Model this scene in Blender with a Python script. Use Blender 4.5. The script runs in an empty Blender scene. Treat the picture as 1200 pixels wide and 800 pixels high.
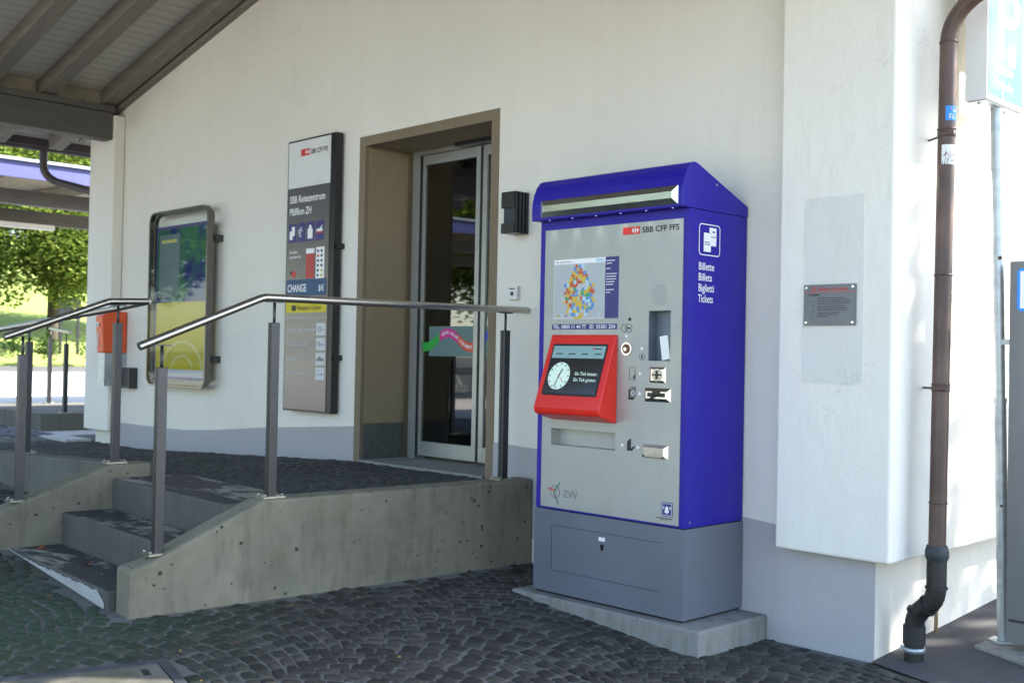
import bpy, bmesh, math, random
from mathutils import Vector, Matrix
R = math.radians
random.seed(7)
sc = bpy.context.scene
COL = sc.collection

# ------------------------------------------------------------------ camera
cam = bpy.data.cameras.new('camera'); camo = bpy.data.objects.new('camera', cam); COL.objects.link(camo)
sc.camera = camo
cam.sensor_width = 36; cam.lens = 1296.7 / 1200 * 36; cam.clip_end = 1200; cam.clip_start = 0.05
yaw, pit, rol = R(45.62), R(0.829), R(1.134)
fwd = Vector((-math.sin(yaw)*math.cos(pit), math.cos(yaw)*math.cos(pit), math.sin(pit)))
rt = Vector((math.cos(yaw), math.sin(yaw), 0)); up = rt.cross(fwd)
rr = rt*math.cos(rol) + up*math.sin(rol); uu = -rt*math.sin(rol) + up*math.cos(rol)
m = Matrix((rr, uu, -fwd)).transposed().to_4x4(); m.translation = Vector((3.423, -5.143, 1.47))
camo.matrix_world = m
cam.dof.use_dof = True; cam.dof.focus_distance = 5.6; cam.dof.aperture_fstop = 3.5

# ------------------------------------------------------------------ light
SUN = Vector((0.45, 0.70, 0.62)).normalized()
w = bpy.data.worlds.new("World"); sc.world = w; w.use_nodes = True
nt = w.node_tree; nt.nodes.clear()
sky = nt.nodes.new('ShaderNodeTexSky'); sky.sky_type = 'NISHITA'; sky.sun_disc = False
sky.sun_elevation = math.asin(SUN.z); sky.sun_rotation = math.atan2(SUN.x, SUN.y)
bg = nt.nodes.new('ShaderNodeBackground'); bg.inputs[1].default_value = 0.13
wo = nt.nodes.new('ShaderNodeOutputWorld')
nt.links.new(sky.outputs[0], bg.inputs[0]); nt.links.new(bg.outputs[0], wo.inputs[0])
sl = bpy.data.lights.new('sun', 'SUN'); sl.energy = 5.0; sl.angle = R(0.6); sl.color = (1.0, 0.95, 0.87)
so = bpy.data.objects.new('sun', sl); COL.objects.link(so)
so.rotation_euler = SUN.to_track_quat('Z', 'Y').to_euler()
sc.view_settings.view_transform = 'Standard'; sc.view_settings.look = 'None'
sc.view_settings.exposure = 2.4; sc.view_settings.gamma = 1.0
sc.render.resolution_x = 1024; sc.render.resolution_y = 682
sc.render.engine = 'CYCLES'
sc.cycles.max_bounces = 8; sc.cycles.diffuse_bounces = 5

# ------------------------------------------------------------------ materials
def lin(h):
    out = []
    for i in (0, 2, 4):
        c = int(h[i:i+2], 16)/255
        out.append(c/12.92 if c <= .04045 else ((c+.055)/1.055)**2.4)
    return tuple(out)+(1,)
class N:
    def __init__(s, name, rough=.6, metal=0, spec=.5):
        s.m = bpy.data.materials.new(name); s.m.use_nodes = True; s.t = s.m.node_tree
        s.b = s.t.nodes['Principled BSDF']; s.b.inputs['Roughness'].default_value = rough
        s.b.inputs['Metallic'].default_value = metal
        s.b.inputs['Specular IOR Level'].default_value = spec
    def new(s, typ, **k):
        n = s.t.nodes.new(typ)
        for a, v in k.items():
            if a in ('operation', 'blend_type', 'feature', 'distance', 'data_type', 'noise_dimensions', 'wave_type', 'bands_direction'): setattr(n, a, v)
            else: n.inputs[a.replace('_', ' ')].default_value = v
        return n
    def l(s, a, b): s.t.links.new(a, b)
    def pos(s, scale=(1, 1, 1), rot=(0, 0, 0)):
        g = s.t.nodes.new('ShaderNodeNewGeometry'); mp = s.t.nodes.new('ShaderNodeMapping')
        mp.inputs['Scale'].default_value = scale; mp.inputs['Rotation'].default_value = rot
        s.l(g.outputs['Position'], mp.inputs[0]); return mp.outputs[0]
    def noise(s, scale, detail=6, rough=.55, vec=None, dist=0.0):
        n = s.new('ShaderNodeTexNoise', Scale=scale, Detail=detail, Roughness=rough, Distortion=dist)
        s.l(vec if vec is not None else s.pos(), n.inputs['Vector']); return n.outputs[0]
    def ramp(s, src, stops):
        r = s.t.nodes.new('ShaderNodeValToRGB'); e = r.color_ramp.elements
        while len(e) < len(stops): e.new(.5)
        for i, (p, c) in enumerate(stops):
            e[i].position = p; e[i].color = c if isinstance(c, tuple) and len(c) == 4 else (c, c, c, 1)
        s.l(src, r.inputs[0]); return r.outputs[0]
    def mix(s, a, b, f, typ='MIX'):
        n = s.t.nodes.new('ShaderNodeMix'); n.data_type = 'RGBA'; n.blend_type = typ
        for v, i in ((f, 0), (a, 6), (b, 7)):
            if isinstance(v, (int, float)): n.inputs[i].default_value = v
            elif isinstance(v, tuple): n.inputs[i].default_value = v
            else: s.l(v, n.inputs[i])
        return n.outputs[2]
    def math(s, op, a, b=0.0):
        n = s.t.nodes.new('ShaderNodeMath'); n.operation = op
        for v, i in ((a, 0), (b, 1)):
            if isinstance(v, (int, float)): n.inputs[i].default_value = v
            else: s.l(v, n.inputs[i])
        return n.outputs[0]
    def color(s, c):
        if isinstance(c, tuple): s.b.inputs['Base Color'].default_value = c
        else: s.l(c, s.b.inputs['Base Color'])
        return s
    def rough(s, r): s.l(r, s.b.inputs['Roughness']); return s
    def bump(s, h, strength=.3, dist=.01, prev=None):
        n = s.t.nodes.new('ShaderNodeBump'); n.inputs['Strength'].default_value = strength; n.inputs['Distance'].default_value = dist
        s.l(h, n.inputs['Height'])
        if prev is not None: s.l(prev, n.inputs['Normal'])
        s.l(n.outputs[0], s.b.inputs['Normal']); return n.outputs[0]

def c3(r, g, b): return (r, g, b, 1)
def paint(name, c, rough=.45, metal=0, var=.06, scale=6, bump=0.0, spec=.5):
    n = N(name, rough, metal, spec)
    nz = n.noise(scale, 5)
    d = tuple(max(0, x*(1-var*2)) for x in c[:3])+(1,)
    n.color(n.mix(d, c, n.ramp(nz, [(.35, 0.0), (.65, 1.0)])))
    n.rough(n.ramp(n.noise(scale*4, 4), [(.3, rough*.85), (.7, min(1, rough*1.15))]))
    if bump: n.bump(n.noise(180, 3), bump, .002)
    return n.m
def flat(name, c, rough=.5, metal=0):
    n = N(name, rough, metal); n.color(c); return n.m
def emis(name, c, s, rough=.3):
    n = N(name, rough); n.color(tuple(x*.3 for x in c[:3])+(1,)); n.b.inputs['Emission Color'].default_value = c; n.b.inputs['Emission Strength'].default_value = s
    return n.m

def plaster(name, c, stain=.1, streak=.0):
    n = N(name, .85, 0, .25)
    big = n.ramp(n.noise(.7, 6, .6), [(.35, 0.0), (.7, 1.0)])
    d = tuple(x*(1-stain) for x in c[:3])+(1,)
    col = n.mix(c, d, big)
    st = n.ramp(n.noise(2.2, 7, .7, n.pos((3.5, 3.5, .35))), [(.48, 0.0), (.8, 1.0)])
    col = n.mix(col, tuple(x*y for x, y in zip(c[:3], (.86, .83, .77)))+(1,), n.math('MULTIPLY', st, .35+streak))
    spk = n.ramp(n.noise(38, 3, .5), [(.74, 0.0), (.80, 1.0)])
    col = n.mix(col, c3(.3, .29, .26), n.math('MULTIPLY', spk, .35))
    cv_ = n.new('ShaderNodeTexVoronoi', Scale=.55); cv_.feature = 'DISTANCE_TO_EDGE'
    wv = n.t.nodes.new('ShaderNodeVectorMath'); wv.operation = 'ADD'; nn_ = n.new('ShaderNodeTexNoise', Scale=2.5, Detail=7.0, Roughness=.65); n.l(n.pos(), nn_.inputs['Vector'])
    n.l(n.pos(), wv.inputs[0]); n.l(nn_.outputs['Color'], wv.inputs[1]); n.l(wv.outputs[0], cv_.inputs['Vector'])
    ck = n.math('MULTIPLY', n.math('LESS_THAN', cv_.outputs['Distance'], .0011), n.ramp(n.noise(.8, 3), [(.52, 0.0), (.60, .5)]))
    col = n.mix(col, c3(.25, .24, .22), ck)
    n.color(col)
    h1 = n.noise(90, 6, .65); h2 = n.noise(5, 5, .6, n.pos((1, 1, .6)))
    b1 = n.bump(h1, .55, .006); b2 = n.bump(h2, .45, .03, b1); n.bump(n.noise(28, 5, .6, n.pos((1, 1, .4))), .3, .008, b2)
    return n.m

def concrete(name, c, dark=.35, moss=0.0, boards=True, holes=True):
    n = N(name, .85, 0, .3)
    a = n.ramp(n.noise(1.6, 8, .65), [(.3, 0.0), (.72, 1.0)])
    d = tuple(x*(1-dark) for x in c[:3])+(1,)
    col = n.mix(d, c, a)
    f = n.ramp(n.noise(26, 8, .7), [(.35, 0.0), (.7, 1.0)])
    col = n.mix(col, tuple(x*.7 for x in c[:3])+(1,), n.math('MULTIPLY', n.math('SUBTRACT', 1.0, f), .5))
    drip = n.ramp(n.noise(4, 7, .7, n.pos((2.5, 2.5, .5))), [(.5, 0.0), (.75, 1.0)])
    col = n.mix(col, c3(.06, .056, .04), n.math('MULTIPLY', drip, .7))
    if moss:
        mo = n.ramp(n.noise(3, 6, .6), [(.45, 0.0), (.7, 1.0)])
        col = n.mix(col, c3(.055, .075, .03), n.math('MULTIPLY', mo, moss))
    h = n.noise(40, 8, .7)
    bp = n.bump(h, .35, .006)
    if boards:
        sep = n.t.nodes.new('ShaderNodeSeparateXYZ'); n.l(n.pos(), sep.inputs[0])
        fr = n.math('FRACT', n.math('MULTIPLY', n.math('ADD', sep.outputs[2], .02), 6.6))
        line = n.ramp(fr, [(0.0, 0.0), (.05, 1.0), (1.0, .85)])
        bp = n.bump(line, .25, .004, bp)
        str_ = n.noise(3, 6, .6, n.pos((2, 2, 34)))
        col = n.mix(col, tuple(x*.72 for x in c[:3])+(1,), n.math('MULTIPLY', n.ramp(str_, [(.45, 0.0), (.75, 1.0)]), .5))
    if holes:
        v = n.new('ShaderNodeTexVoronoi', Scale=19.0, Randomness=1.0); n.l(n.pos((1, 1, 1.15)), v.inputs['Vector'])
        gate = n.ramp(n.noise(4, 3), [(.42, 0.15), (.55, 1.0)])
        rs = n.math('MULTIPLY', n.ramp(n.noise(17, 2), [(.40, .0), (.70, .32)]), gate)
        hole = n.math('LESS_THAN', v.outputs['Distance'], rs)
        col = n.mix(col, c3(.035, .032, .026), n.math('MULTIPLY', hole, .9))
        bp = n.bump(n.math('SUBTRACT', 1.0, hole), .6, .01, bp)
    n.color(col)
    return n.m

M = {}
M['wall'] = plaster('plaster_white', c3(.77, .735, .66), .07)
M['pier'] = plaster('plaster_pier', c3(.80, .77, .70), .05, .05)
M['patch'] = plaster('plaster_patch', c3(.70, .685, .635), .05)
M['plinth'] = plaster('plinth_grey', c3(.42, .405, .415), .10, .1)
M['plinth_side'] = plaster('plinth_cream', c3(.66, .64, .58), .06, .1)
M['concrete'] = concrete('concrete_platform', c3(.30, .27, .20), .6, .28)
M['concrete_left'] = concrete('concrete_left', c3(.17, .165, .15), .4, .25)
M['riser'] = concrete('concrete_riser', c3(.13, .122, .112), .45, .1, False, False)
M['pad'] = concrete('concrete_pad', c3(.30, .29, .27), .25, .1, False, False)
M['copestone'] = concrete('concrete_cope', c3(.20, .19, .155), .45, .5, False, False)
def worn_paint():
    n = N('tread_worn_paint', .8, 0, .3)
    base = n.mix(c3(.035, .033, .032), c3(.075, .07, .065), n.noise(30, 6, .7))
    g = n.noise(2.1, 12, .74, n.pos((.75, 1.9, 1)), .5)
    f = n.ramp(g, [(.515, 0.0), (.575, 1.0)])
    pc = n.mix(c3(.23, .215, .17), c3(.33, .31, .25), n.noise(9, 5))
    n.color(n.mix(base, pc, f)); n.bump(n.noise(60, 6, .7), .4, .006)
    return n.m
M['tread'] = worn_paint()
def stone(name, a, b, c, rough=.5):
    n = N(name, rough, 0, .35)
    g = n.t.nodes.new('ShaderNodeNewGeometry')
    r = n.ramp(g.outputs['Random Per Island'], [(0.0, a), (.5, b), (1.0, c)])
    nz = n.noise(45, 7, .7)
    col = n.mix(r, tuple(x*.45 for x in b[:3])+(1,), n.ramp(nz, [(.35, .75), (.7, 0.0)]))
    ms = n.ramp(n.noise(1.1, 5, .6), [(.52, 0.0), (.70, 1.0)])
    col = n.mix(col, c3(.045, .055, .028), n.math('MULTIPLY', ms, .35))
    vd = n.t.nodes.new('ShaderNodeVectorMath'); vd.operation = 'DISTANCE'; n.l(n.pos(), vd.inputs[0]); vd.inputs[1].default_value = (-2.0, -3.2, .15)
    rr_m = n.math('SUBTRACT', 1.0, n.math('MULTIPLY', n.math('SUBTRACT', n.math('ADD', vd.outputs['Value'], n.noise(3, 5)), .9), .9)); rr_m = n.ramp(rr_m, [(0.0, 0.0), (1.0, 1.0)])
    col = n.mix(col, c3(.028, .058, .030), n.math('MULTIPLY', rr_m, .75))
    n.color(col); n.rough(n.ramp(n.noise(20, 5), [(.3, rough*.75), (.7, min(1, rough*1.5))]))
    n.bump(n.noise(55, 7, .7), .55, .006)
    return n.m
M['cobble'] = stone('cobble_stone', c3(.030, .027, .024), c3(.054, .048, .042), c3(.105, .095, .08), .6)
M['cobble_flat'] = stone('cobble_flat', c3(.045, .045, .045), c3(.06, .058, .056), c3(.08, .075, .07), .7)
M['cobble_light'] = stone('cobble_light', c3(.11, .115, .14), c3(.15, .15, .175), c3(.20, .2, .22), .6)
def mortar():
    n = N('joint_sand', .95, 0, .1)
    c = n.mix(c3(.12, .115, .105), c3(.21, .20, .185), n.noise(14, 8, .7))
    ms = n.ramp(n.noise(.9, 5, .6), [(.45, 0.0), (.62, 1.0)])
    n.color(n.mix(c, c3(.07, .08, .04), n.math('MULTIPLY', ms, .6))); n.bump(n.noise(120, 6, .7), .6, .008)
    return n.m
M['mortar'] = mortar()
def asphalt():
    n = N('asphalt', .9, 0, .25)
    v = n.new('ShaderNodeTexVoronoi', Scale=170.0); n.l(n.pos(), v.inputs['Vector'])
    c = n.mix(c3(.05, .047, .05), c3(.10, .096, .10), n.noise(3, 8, .7))
    n.color(n.mix(c, c3(.15, .145, .15), n.math('MULTIPLY', n.ramp(v.outputs['Distance'], [(.0, 1.0), (.25, 0.0)]), .5)))
    n.bump(v.outputs['Distance'], .6, .004); return n.m
M['asphalt'] = asphalt()
M['paving'] = concrete('paving_light', c3(.60, .585, .55), .12, 0, False, False)
M['forecourt'] = concrete('forecourt_bounce', c3(.36, .33, .27), .12, 0, False, False)  # unseen ground, toned pale and warm to bounce light onto the facade
M['roadc'] = concrete('road_surface', c3(.10, .098, .095), .12, 0, False, False)
M['blue'] = paint('machine_blue', c3(.019, .011, .28), .4, 0, .04, 2.5, .08)
def machine_blue():
    n = N('machine_blue', .4, 0, .3)
    base = n.mix(c3(.016, .009, .25), c3(.022, .014, .30), n.noise(1.6, 5))
    dust = n.ramp(n.noise(2.4, 8, .7, n.pos((1, 1, .45))), [(.45, 0.0), (.8, 1.0)])
    base = n.mix(base, c3(.12, .115, .20), n.math('MULTIPLY', dust, .07))
    chip = n.ramp(n.noise(42, 3, .6), [(.765, 0.0), (.785, 1.0)])
    n.color(n.mix(base, c3(.35, .35, .42), n.math('MULTIPLY', chip, .6)))
    n.rough(n.ramp(n.noise(3.5, 8, .65), [(.3, .28), (.7, .55)])); return n.m
M['blue'] = machine_blue()
def machine_silver():
    n = N('machine_silver', .42, .35)
    base = n.mix(c3(.36, .365, .345), c3(.42, .422, .395), n.noise(2.2, 7, .6))
    sm = n.ramp(n.noise(5, 8, .7, n.pos((1.6, 1, .5))), [(.52, 0.0), (.75, 1.0)])
    n.color(n.mix(base, c3(.26, .26, .24), n.math('MULTIPLY', sm, .28)))
    n.rough(n.ramp(n.noise(7, 8, .7), [(.3, .30), (.7, .58)])); return n.m
M['silver'] = machine_silver()
M['grey'] = paint('machine_grey', c3(.15, .162, .195), .5, .15, .04, 3)
M['red'] = paint('terminal_red', c3(.72, .022, .012), .32, 0, .03, 3)
M['chrome'] = paint('polished_steel', c3(.72, .71, .68), .2, 1, .05, 20)
def brushed(name, c, rough=.32):
    n = N(name, rough, 1)
    a = n.noise(14, 5, .6, n.pos((1, 1, .12)))
    n.color(n.mix(tuple(x*.8 for x in c[:3])+(1,), c, a)); n.rough(n.ramp(n.noise(60, 4, .6, n.pos((6, 6, .3))), [(.3, rough*.75), (.7, rough*1.3)]))
    return n.m
M['steel'] = brushed('brushed_steel', c3(.50, .475, .42))
M['post'] = brushed('post_steel', c3(.08, .083, .092), .42)
M['dsteel'] = brushed('dark_steel', c3(.10, .10, .105), .45)
M['dsteel2'] = brushed('case_steel', c3(.20, .19, .17), .3)
M['galv'] = paint('galvanised', c3(.50, .55, .58), .45, .8, .12, 18)
M['alu'] = paint('door_aluminium', c3(.40, .41, .40), .35, .6, .04, 4)
M['black'] = paint('black_paint', c3(.012, .012, .014), .35, 0, .1, 8)
M['bluedark'] = paint('anthracite_blue', c3(.018, .026, .045), .4, 0, .1, 8)
M['brownpipe'] = paint('brown_pipe', c3(.105, .058, .045), .45, 0, .25, 5)
M['blackpipe'] = paint('black_cast_pipe', c3(.018, .017, .016), .55, 0, .2, 9, .4)
M['collar'] = paint('pipe_collar', c3(.035, .045, .05), .6, 0, .2, 14)
M['surround'] = plaster('stone_surround', c3(.235, .185, .125), .25, .1)
M['reveal'] = plaster('door_reveal', c3(.30, .235, .15), .2, .15)
M['granite'] = stone('granite_base', c3(.09, .09, .085), c3(.12, .12, .11), c3(.14, .14, .13))
def wood(name, c, sc_=(1, 1, 1), rough=.6):
    n = N(name, rough, 0, .3)
    g = n.noise(6, 7, .65, n.pos(sc_), .6)
    n.color(n.mix(tuple(x*.62 for x in c[:3])+(1,), c, n.ramp(g, [(.3, 0.0), (.72, 1.0)])))
    n.bump(g, .25, .004); return n.m
M['rafter'] = wood('rafter_paint', c3(.25, .225, .19), (.4, 6, 4))
M['beam'] = wood('beam_paint', c3(.12, .112, .10), (6, .4, 5))
M['beamlight'] = wood('beam_cream', c3(.30, .26, .20), (1, 1, 1))
def boards():
    n = N('ceiling_boards', .7, 0, .3)
    sep = n.t.nodes.new('ShaderNodeSeparateXYZ'); n.l(n.pos(), sep.inputs[0])
    fr = n.math('FRACT', n.math('MULTIPLY', sep.outputs[0], 8.2))
    line = n.ramp(fr, [(0.0, 0.0), (.07, 1.0), (.93, 1.0), (1.0, 0.0)])
    g = n.noise(4, 6, .6, n.pos((8, .5, 1)))
    col = n.mix(c3(.50, .48, .43), c3(.60, .57, .51), g)
    n.color(n.mix(c3(.33, .31, .27), col, line)); n.bump(line, .6, .01); return n.m
M['boards'] = boards()
M['panelwood'] = wood('interior_wood', c3(.36, .26, .15), (14, 14, .5))
M['fascia'] = paint('fascia_blue', c3(.055, .06, .19), .5, 0, .05, 3)
M['gutter'] = paint('gutter_dark', c3(.07, .055, .06), .5, 0, .1, 6)
M['tiles'] = paint('roof_tiles', c3(.19, .085, .05), .8, 0, .25, 7, .5)
M['zinc'] = paint('zinc_edge', c3(.42, .45, .50), .4, .6, .08, 6)
M['white'] = paint('white_enamel', c3(.80, .80, .79), .35, 0, .02, 4)
M['signwhite'] = paint('sign_case', c3(.70, .70, .68), .4, 0, .03, 5)
M['cyan'] = emis('sign_cyan', c3(.12, .50, .68), .06)
M['navy'] = paint('navy_print', c3(.035, .03, .17), .4, 0, .02)
M['ink'] = flat('black_ink', c3(.015, .015, .018), .5)
M['greyink'] = flat('grey_ink', c3(.16, .17, .17), .5)
M['whiteink'] = flat('white_ink', c3(.82, .82, .82), .5)
M['redink'] = flat('red_ink', c3(.60, .025, .02), .45)
M['greenink'] = flat('green_ink', c3(.02, .22, .12), .5)
M['paper'] = paint('paper', c3(.62, .63, .62), .3, 0, .02, 5)
M['phoneorange'] = paint('orange_housing', c3(.75, .10, .025), .4, 0, .04, 7)
def glass(name, tint=c3(.88, .92, .90), rough=0.02, k=2.8):
    n = N(name, rough); t = n.t
    g = t.nodes.new('ShaderNodeBsdfGlossy'); g.inputs['Roughness'].default_value = rough
    tr = t.nodes.new('ShaderNodeBsdfTransparent'); tr.inputs[0].default_value = tint
    fr = t.nodes.new('ShaderNodeFresnel'); fr.inputs[0].default_value = 1.5
    mx = t.nodes.new('ShaderNodeMixShader'); n.l(n.math('MULTIPLY', fr.outputs[0], k), mx.inputs[0])
    n.l(tr.outputs[0], mx.inputs[1]); n.l(g.outputs[0], mx.inputs[2])
    n.l(mx.outputs[0], t.nodes['Material Output'].inputs[0]); return n.m
M['glass'] = glass('door_glass')
M['adglass'] = glass('poster_glass', c3(.95, .97, .97), .03, .07)
M['leafred'] = flat('fallen_leaf', c3(.20, .05, .02), .7)
M['leafyel'] = flat('fallen_leaf_yellow', c3(.26, .17, .04), .7)

# ------------------------------------------------------------------ mesh helpers
def new_bm(): return bmesh.new()
def wloc(o):
    v = Vector((0, 0, 0))
    while o is not None: v += o.location; o = o.parent
    return v
def obj(name, bm, mat, parent=None, bevel=0, smooth=False, seg=2, label=None):
    if bevel: 
        bmesh.ops.bevel(bm, geom=[e for e in bm.edges if len(e.link_faces) == 2 and e.calc_face_angle(0) > .5], offset=bevel, segments=seg, profile=.5, affect='EDGES')
    me = bpy.data.meshes.new(name); 
    if parent is not None: bmesh.ops.translate(bm, vec=-wloc(parent), verts=bm.verts)
    bm.to_mesh(me); bm.free()
    mats = mat if isinstance(mat, list) else [mat]
    for q in mats: me.materials.append(M[q] if isinstance(q, str) else q)
    if smooth:
        for p in me.polygons: p.use_smooth = True
        try: me.set_sharp_from_angle(angle=R(38))
        except Exception: pass
    o = bpy.data.objects.new(name, me); COL.objects.link(o)
    if parent is not None: o.parent = parent
    if label: o['label'] = label
    return o
def split_obj(name, bm, mat, parent=None, bevel=0):
    bm.verts.ensure_lookup_table(); seen = set(); n_ = 0
    for v0 in list(bm.verts):
        if v0 in seen: continue
        st = [v0]; isl = []
        seen.add(v0)
        while st:
            v = st.pop(); isl.append(v)
            for e in v.link_edges:
                u = e.other_vert(v)
                if u not in seen: seen.add(u); st.append(u)
        nb = bmesh.new(); mp = {v: nb.verts.new(v.co) for v in isl}
        for f in {f for v in isl for f in v.link_faces}:
            g = nb.faces.new([mp[v] for v in f.verts]); g.material_index = f.material_index; g.smooth = f.smooth
        obj(name, nb, mat, parent, bevel=bevel)
    bm.free()
def empty(name, loc):
    o = bpy.data.objects.new(name, None); COL.objects.link(o); o.location = loc; o.empty_display_size = .1; return o
def tag(o, label, cat, group=None):
    o['label'] = label; o['category'] = cat
    if group: o['group'] = group
    return o
def thing(name, label, cat, loc=(0, 0, 0), group=None): return tag(empty(name, loc), label, cat, group)
def struct(o): o['kind'] = 'structure'; return o
def box(bm, x0, x1, y0, y1, z0, z1, mat=None, mi=0):
    vs = [bm.verts.new((x, y, z)) for z in (z0, z1) for x, y in ((x0, y0), (x1, y0), (x1, y1), (x0, y1))]
    fs = [(0, 3, 2, 1), (4, 5, 6, 7), (0, 1, 5, 4), (1, 2, 6, 5), (2, 3, 7, 6), (3, 0, 4, 7)]
    out = [bm.faces.new([vs[i] for i in f]) for f in fs]
    for f in out: f.material_index = mi
    if mat is not None: bmesh.ops.transform(bm, matrix=mat, verts=vs)
    return vs
def prism(bm, pts, d, mi=0):
    """pts: list of 3D points (planar), d: extrude vector"""
    a = [bm.verts.new(p) for p in pts]; b = [bm.verts.new(Vector(p)+Vector(d)) for p in pts]
    n = len(pts); F = [bm.faces.new(a), bm.faces.new(b[::-1])]
    for i in range(n): F.append(bm.faces.new((a[i], b[i], b[(i+1) % n], a[(i+1) % n])))
    for f in F: f.material_index = mi
    bmesh.ops.recalc_face_normals(bm, faces=F)
    return a+b
def tube(bm, pts, r, n=12, cap=True, mi=0):
    pts = [Vector(p) for p in pts]; rs = r if isinstance(r, (list, tuple)) else [r]*len(pts)
    rings = []; prevx = None
    for i, p in enumerate(pts):
        d = (pts[min(i+1, len(pts)-1)]-pts[max(i-1, 0)]).normalized()
        if prevx is None:
            a = Vector((0, 0, 1)) if abs(d.z) < .9 else Vector((1, 0, 0)); x = a.cross(d).normalized()
        else: x = (prevx - d*prevx.dot(d)).normalized()
        prevx = x; y = d.cross(x)
        k = 1.0
        if 0 < i < len(pts)-1:
            c = (pts[i]-pts[i-1]).normalized().dot(d); k = 1/max(c, .5)
        rings.append([bm.verts.new(p + (x*math.cos(t)*1.0 + y*math.sin(t))*rs[i]*(k if False else 1)) for t in [2*math.pi*j/n for j in range(n)]])
    for a, b in zip(rings, rings[1:]):
        for j in range(n):
            f = bm.faces.new((a[j], a[(j+1) % n], b[(j+1) % n], b[j])); f.smooth = True; f.material_index = mi
    if cap:
        bm.faces.new(rings[0][::-1]).material_index = mi; bm.faces.new(rings[-1]).material_index = mi
def arc(p0, p1, p2, n=8):
    out = []
    for i in range(n+1):
        t = i/n; out.append(Vector(p0)*(1-t)**2 + Vector(p1)*2*t*(1-t) + Vector(p2)*t*t)
    return out
def cyl(bm, c, axis, r, h, n=16, r2=None, mi=0):
    c = Vector(c); tube(bm, [c, c+Vector(axis).normalized()*h], [r, r if r2 is None else r2], n, True, mi)
# frame matrices: local x = reading direction, local y = up, local z = out of the surface
def fr_front(x, y, z): return Matrix.Translation((x, y, z)) @ Matrix.Rotation(R(90), 4, 'X')
def fr_side(x, y, z): return Matrix.Translation((x, y, z)) @ Matrix.Rotation(R(90), 4, 'Z') @ Matrix.Rotation(R(90), 4, 'X')
def rect(bm, F, x, y, w_, h_, z=0.0, mi=0, t=.0012, r=0):
    """thin plate, x,y = lower left in frame F"""
    if r:
        pts = []
        for cx, cy, a0 in ((x+w_-r, y+r, -90), (x+w_-r, y+h_-r, 0), (x+r, y+h_-r, 90), (x+r, y+r, 180)):
            for k in range(4): a = R(a0+30*k); pts.append((cx+r*math.cos(a), cy+r*math.sin(a), z))
        vs = prism(bm, pts, (0, 0, t), mi)
    else: vs = prism(bm, [(x, y, z), (x+w_, y, z), (x+w_, y+h_, z), (x, y+h_, z)], (0, 0, t), mi)
    bmesh.ops.transform(bm, matrix=F, verts=vs); return vs
def poly(bm, F, pts, z=0.0, t=.001, mi=0):
    vs = prism(bm, [(a, b, z) for a, b in pts], (0, 0, t), mi); bmesh.ops.transform(bm, matrix=F, verts=vs)
def ring(bm, F, cx, cy, ro, ri, z=0.0, t=.001, n=24, mi=0):
    for k in range(n):
        a, b = 2*math.pi*k/n, 2*math.pi*(k+1)/n
        poly(bm, F, [(cx+ro*math.cos(a), cy+ro*math.sin(a)), (cx+ro*math.cos(b), cy+ro*math.sin(b)), (cx+ri*math.cos(b), cy+ri*math.sin(b)), (cx+ri*math.cos(a), cy+ri*math.sin(a))], z, t, mi)
def text(bm, F, s, x, y, size, z=0.0, bold=0.0, width=None, mi=0, shear=0, align='LEFT', sp=1.0):
    cu = bpy.data.curves.new('t', 'FONT'); cu.body = s; cu.size = size; cu.extrude = .0003; cu.offset = bold*size; cu.shear = shear
    cu.align_x = align; cu.space_character = sp; cu.resolution_u = 3
    to = bpy.data.objects.new('t', cu); COL.objects.link(to)
    dg = bpy.context.evaluated_depsgraph_get(); dg.update()
    me = bpy.data.meshes.new_from_object(to.evaluated_get(dg))
    bpy.data.objects.remove(to); bpy.data.curves.remove(cu)
    if not me.vertices: return
    xs = [v.co.x for v in me.vertices]; k = 1.0
    if width: k = width/(max(xs)-min(xs))
    me.transform(F @ Matrix.Translation((x, y, z+.0006)) @ Matrix.Diagonal((k, 1, 1, 1)))
    n0 = len(bm.faces); bm.from_mesh(me); bm.faces.ensure_lookup_table()
    for f in bm.faces[n0:]: f.material_index = mi
    bpy.data.meshes.remove(me)

# ------------------------------------------------------------------ terrain heights
GP = [(-60, .5), (-9, .5), (-5.8, .40), (-3.4, .265), (-1.7, .16), (0, 0.0), (60, 0.0)]
def GX(x):
    for (a, za), (b, zb) in zip(GP, GP[1:]):
        if x <= b: return za+(zb-za)*(x-a)/(b-a) if x > a else za
    return 0.0
def G(x, y):
    z = GX(x)
    if x > .3 and y > 0: z += .07*min(y, 12)*min(1, (x-.3)/.4)
    return z
def PZ(x):   # top of the entrance platform and of the ramp that falls away to the left
    return .655 if x > -3.6 else max(.49, .655-.047*(-3.6-x))
# local frame of the stair block (slightly turned against the facade)
L0 = Vector((-1.60, 0)); D = Vector((-.0478, -.9989)); NN = Vector((-.9989, .0478))
def LP(o, s, z): p = L0 + NN*o + D*s; return Vector((p.x, p.y, z))

def grid(name, x0, x1, y0, y1, nx, ny, h, mat, dz=0.0):
    bm = new_bm(); V = [[bm.verts.new((x0+(x1-x0)*i/nx, y0+(y1-y0)*j/ny, h(x0+(x1-x0)*i/nx, y0+(y1-y0)*j/ny)+dz)) for i in range(nx+1)] for j in range(ny+1)]
    for j in range(ny):
        for i in range(nx): bm.faces.new((V[j][i], V[j][i+1], V[j+1][i+1], V[j+1][i]))
    return struct(obj(name, bm, mat, smooth=True))
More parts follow.
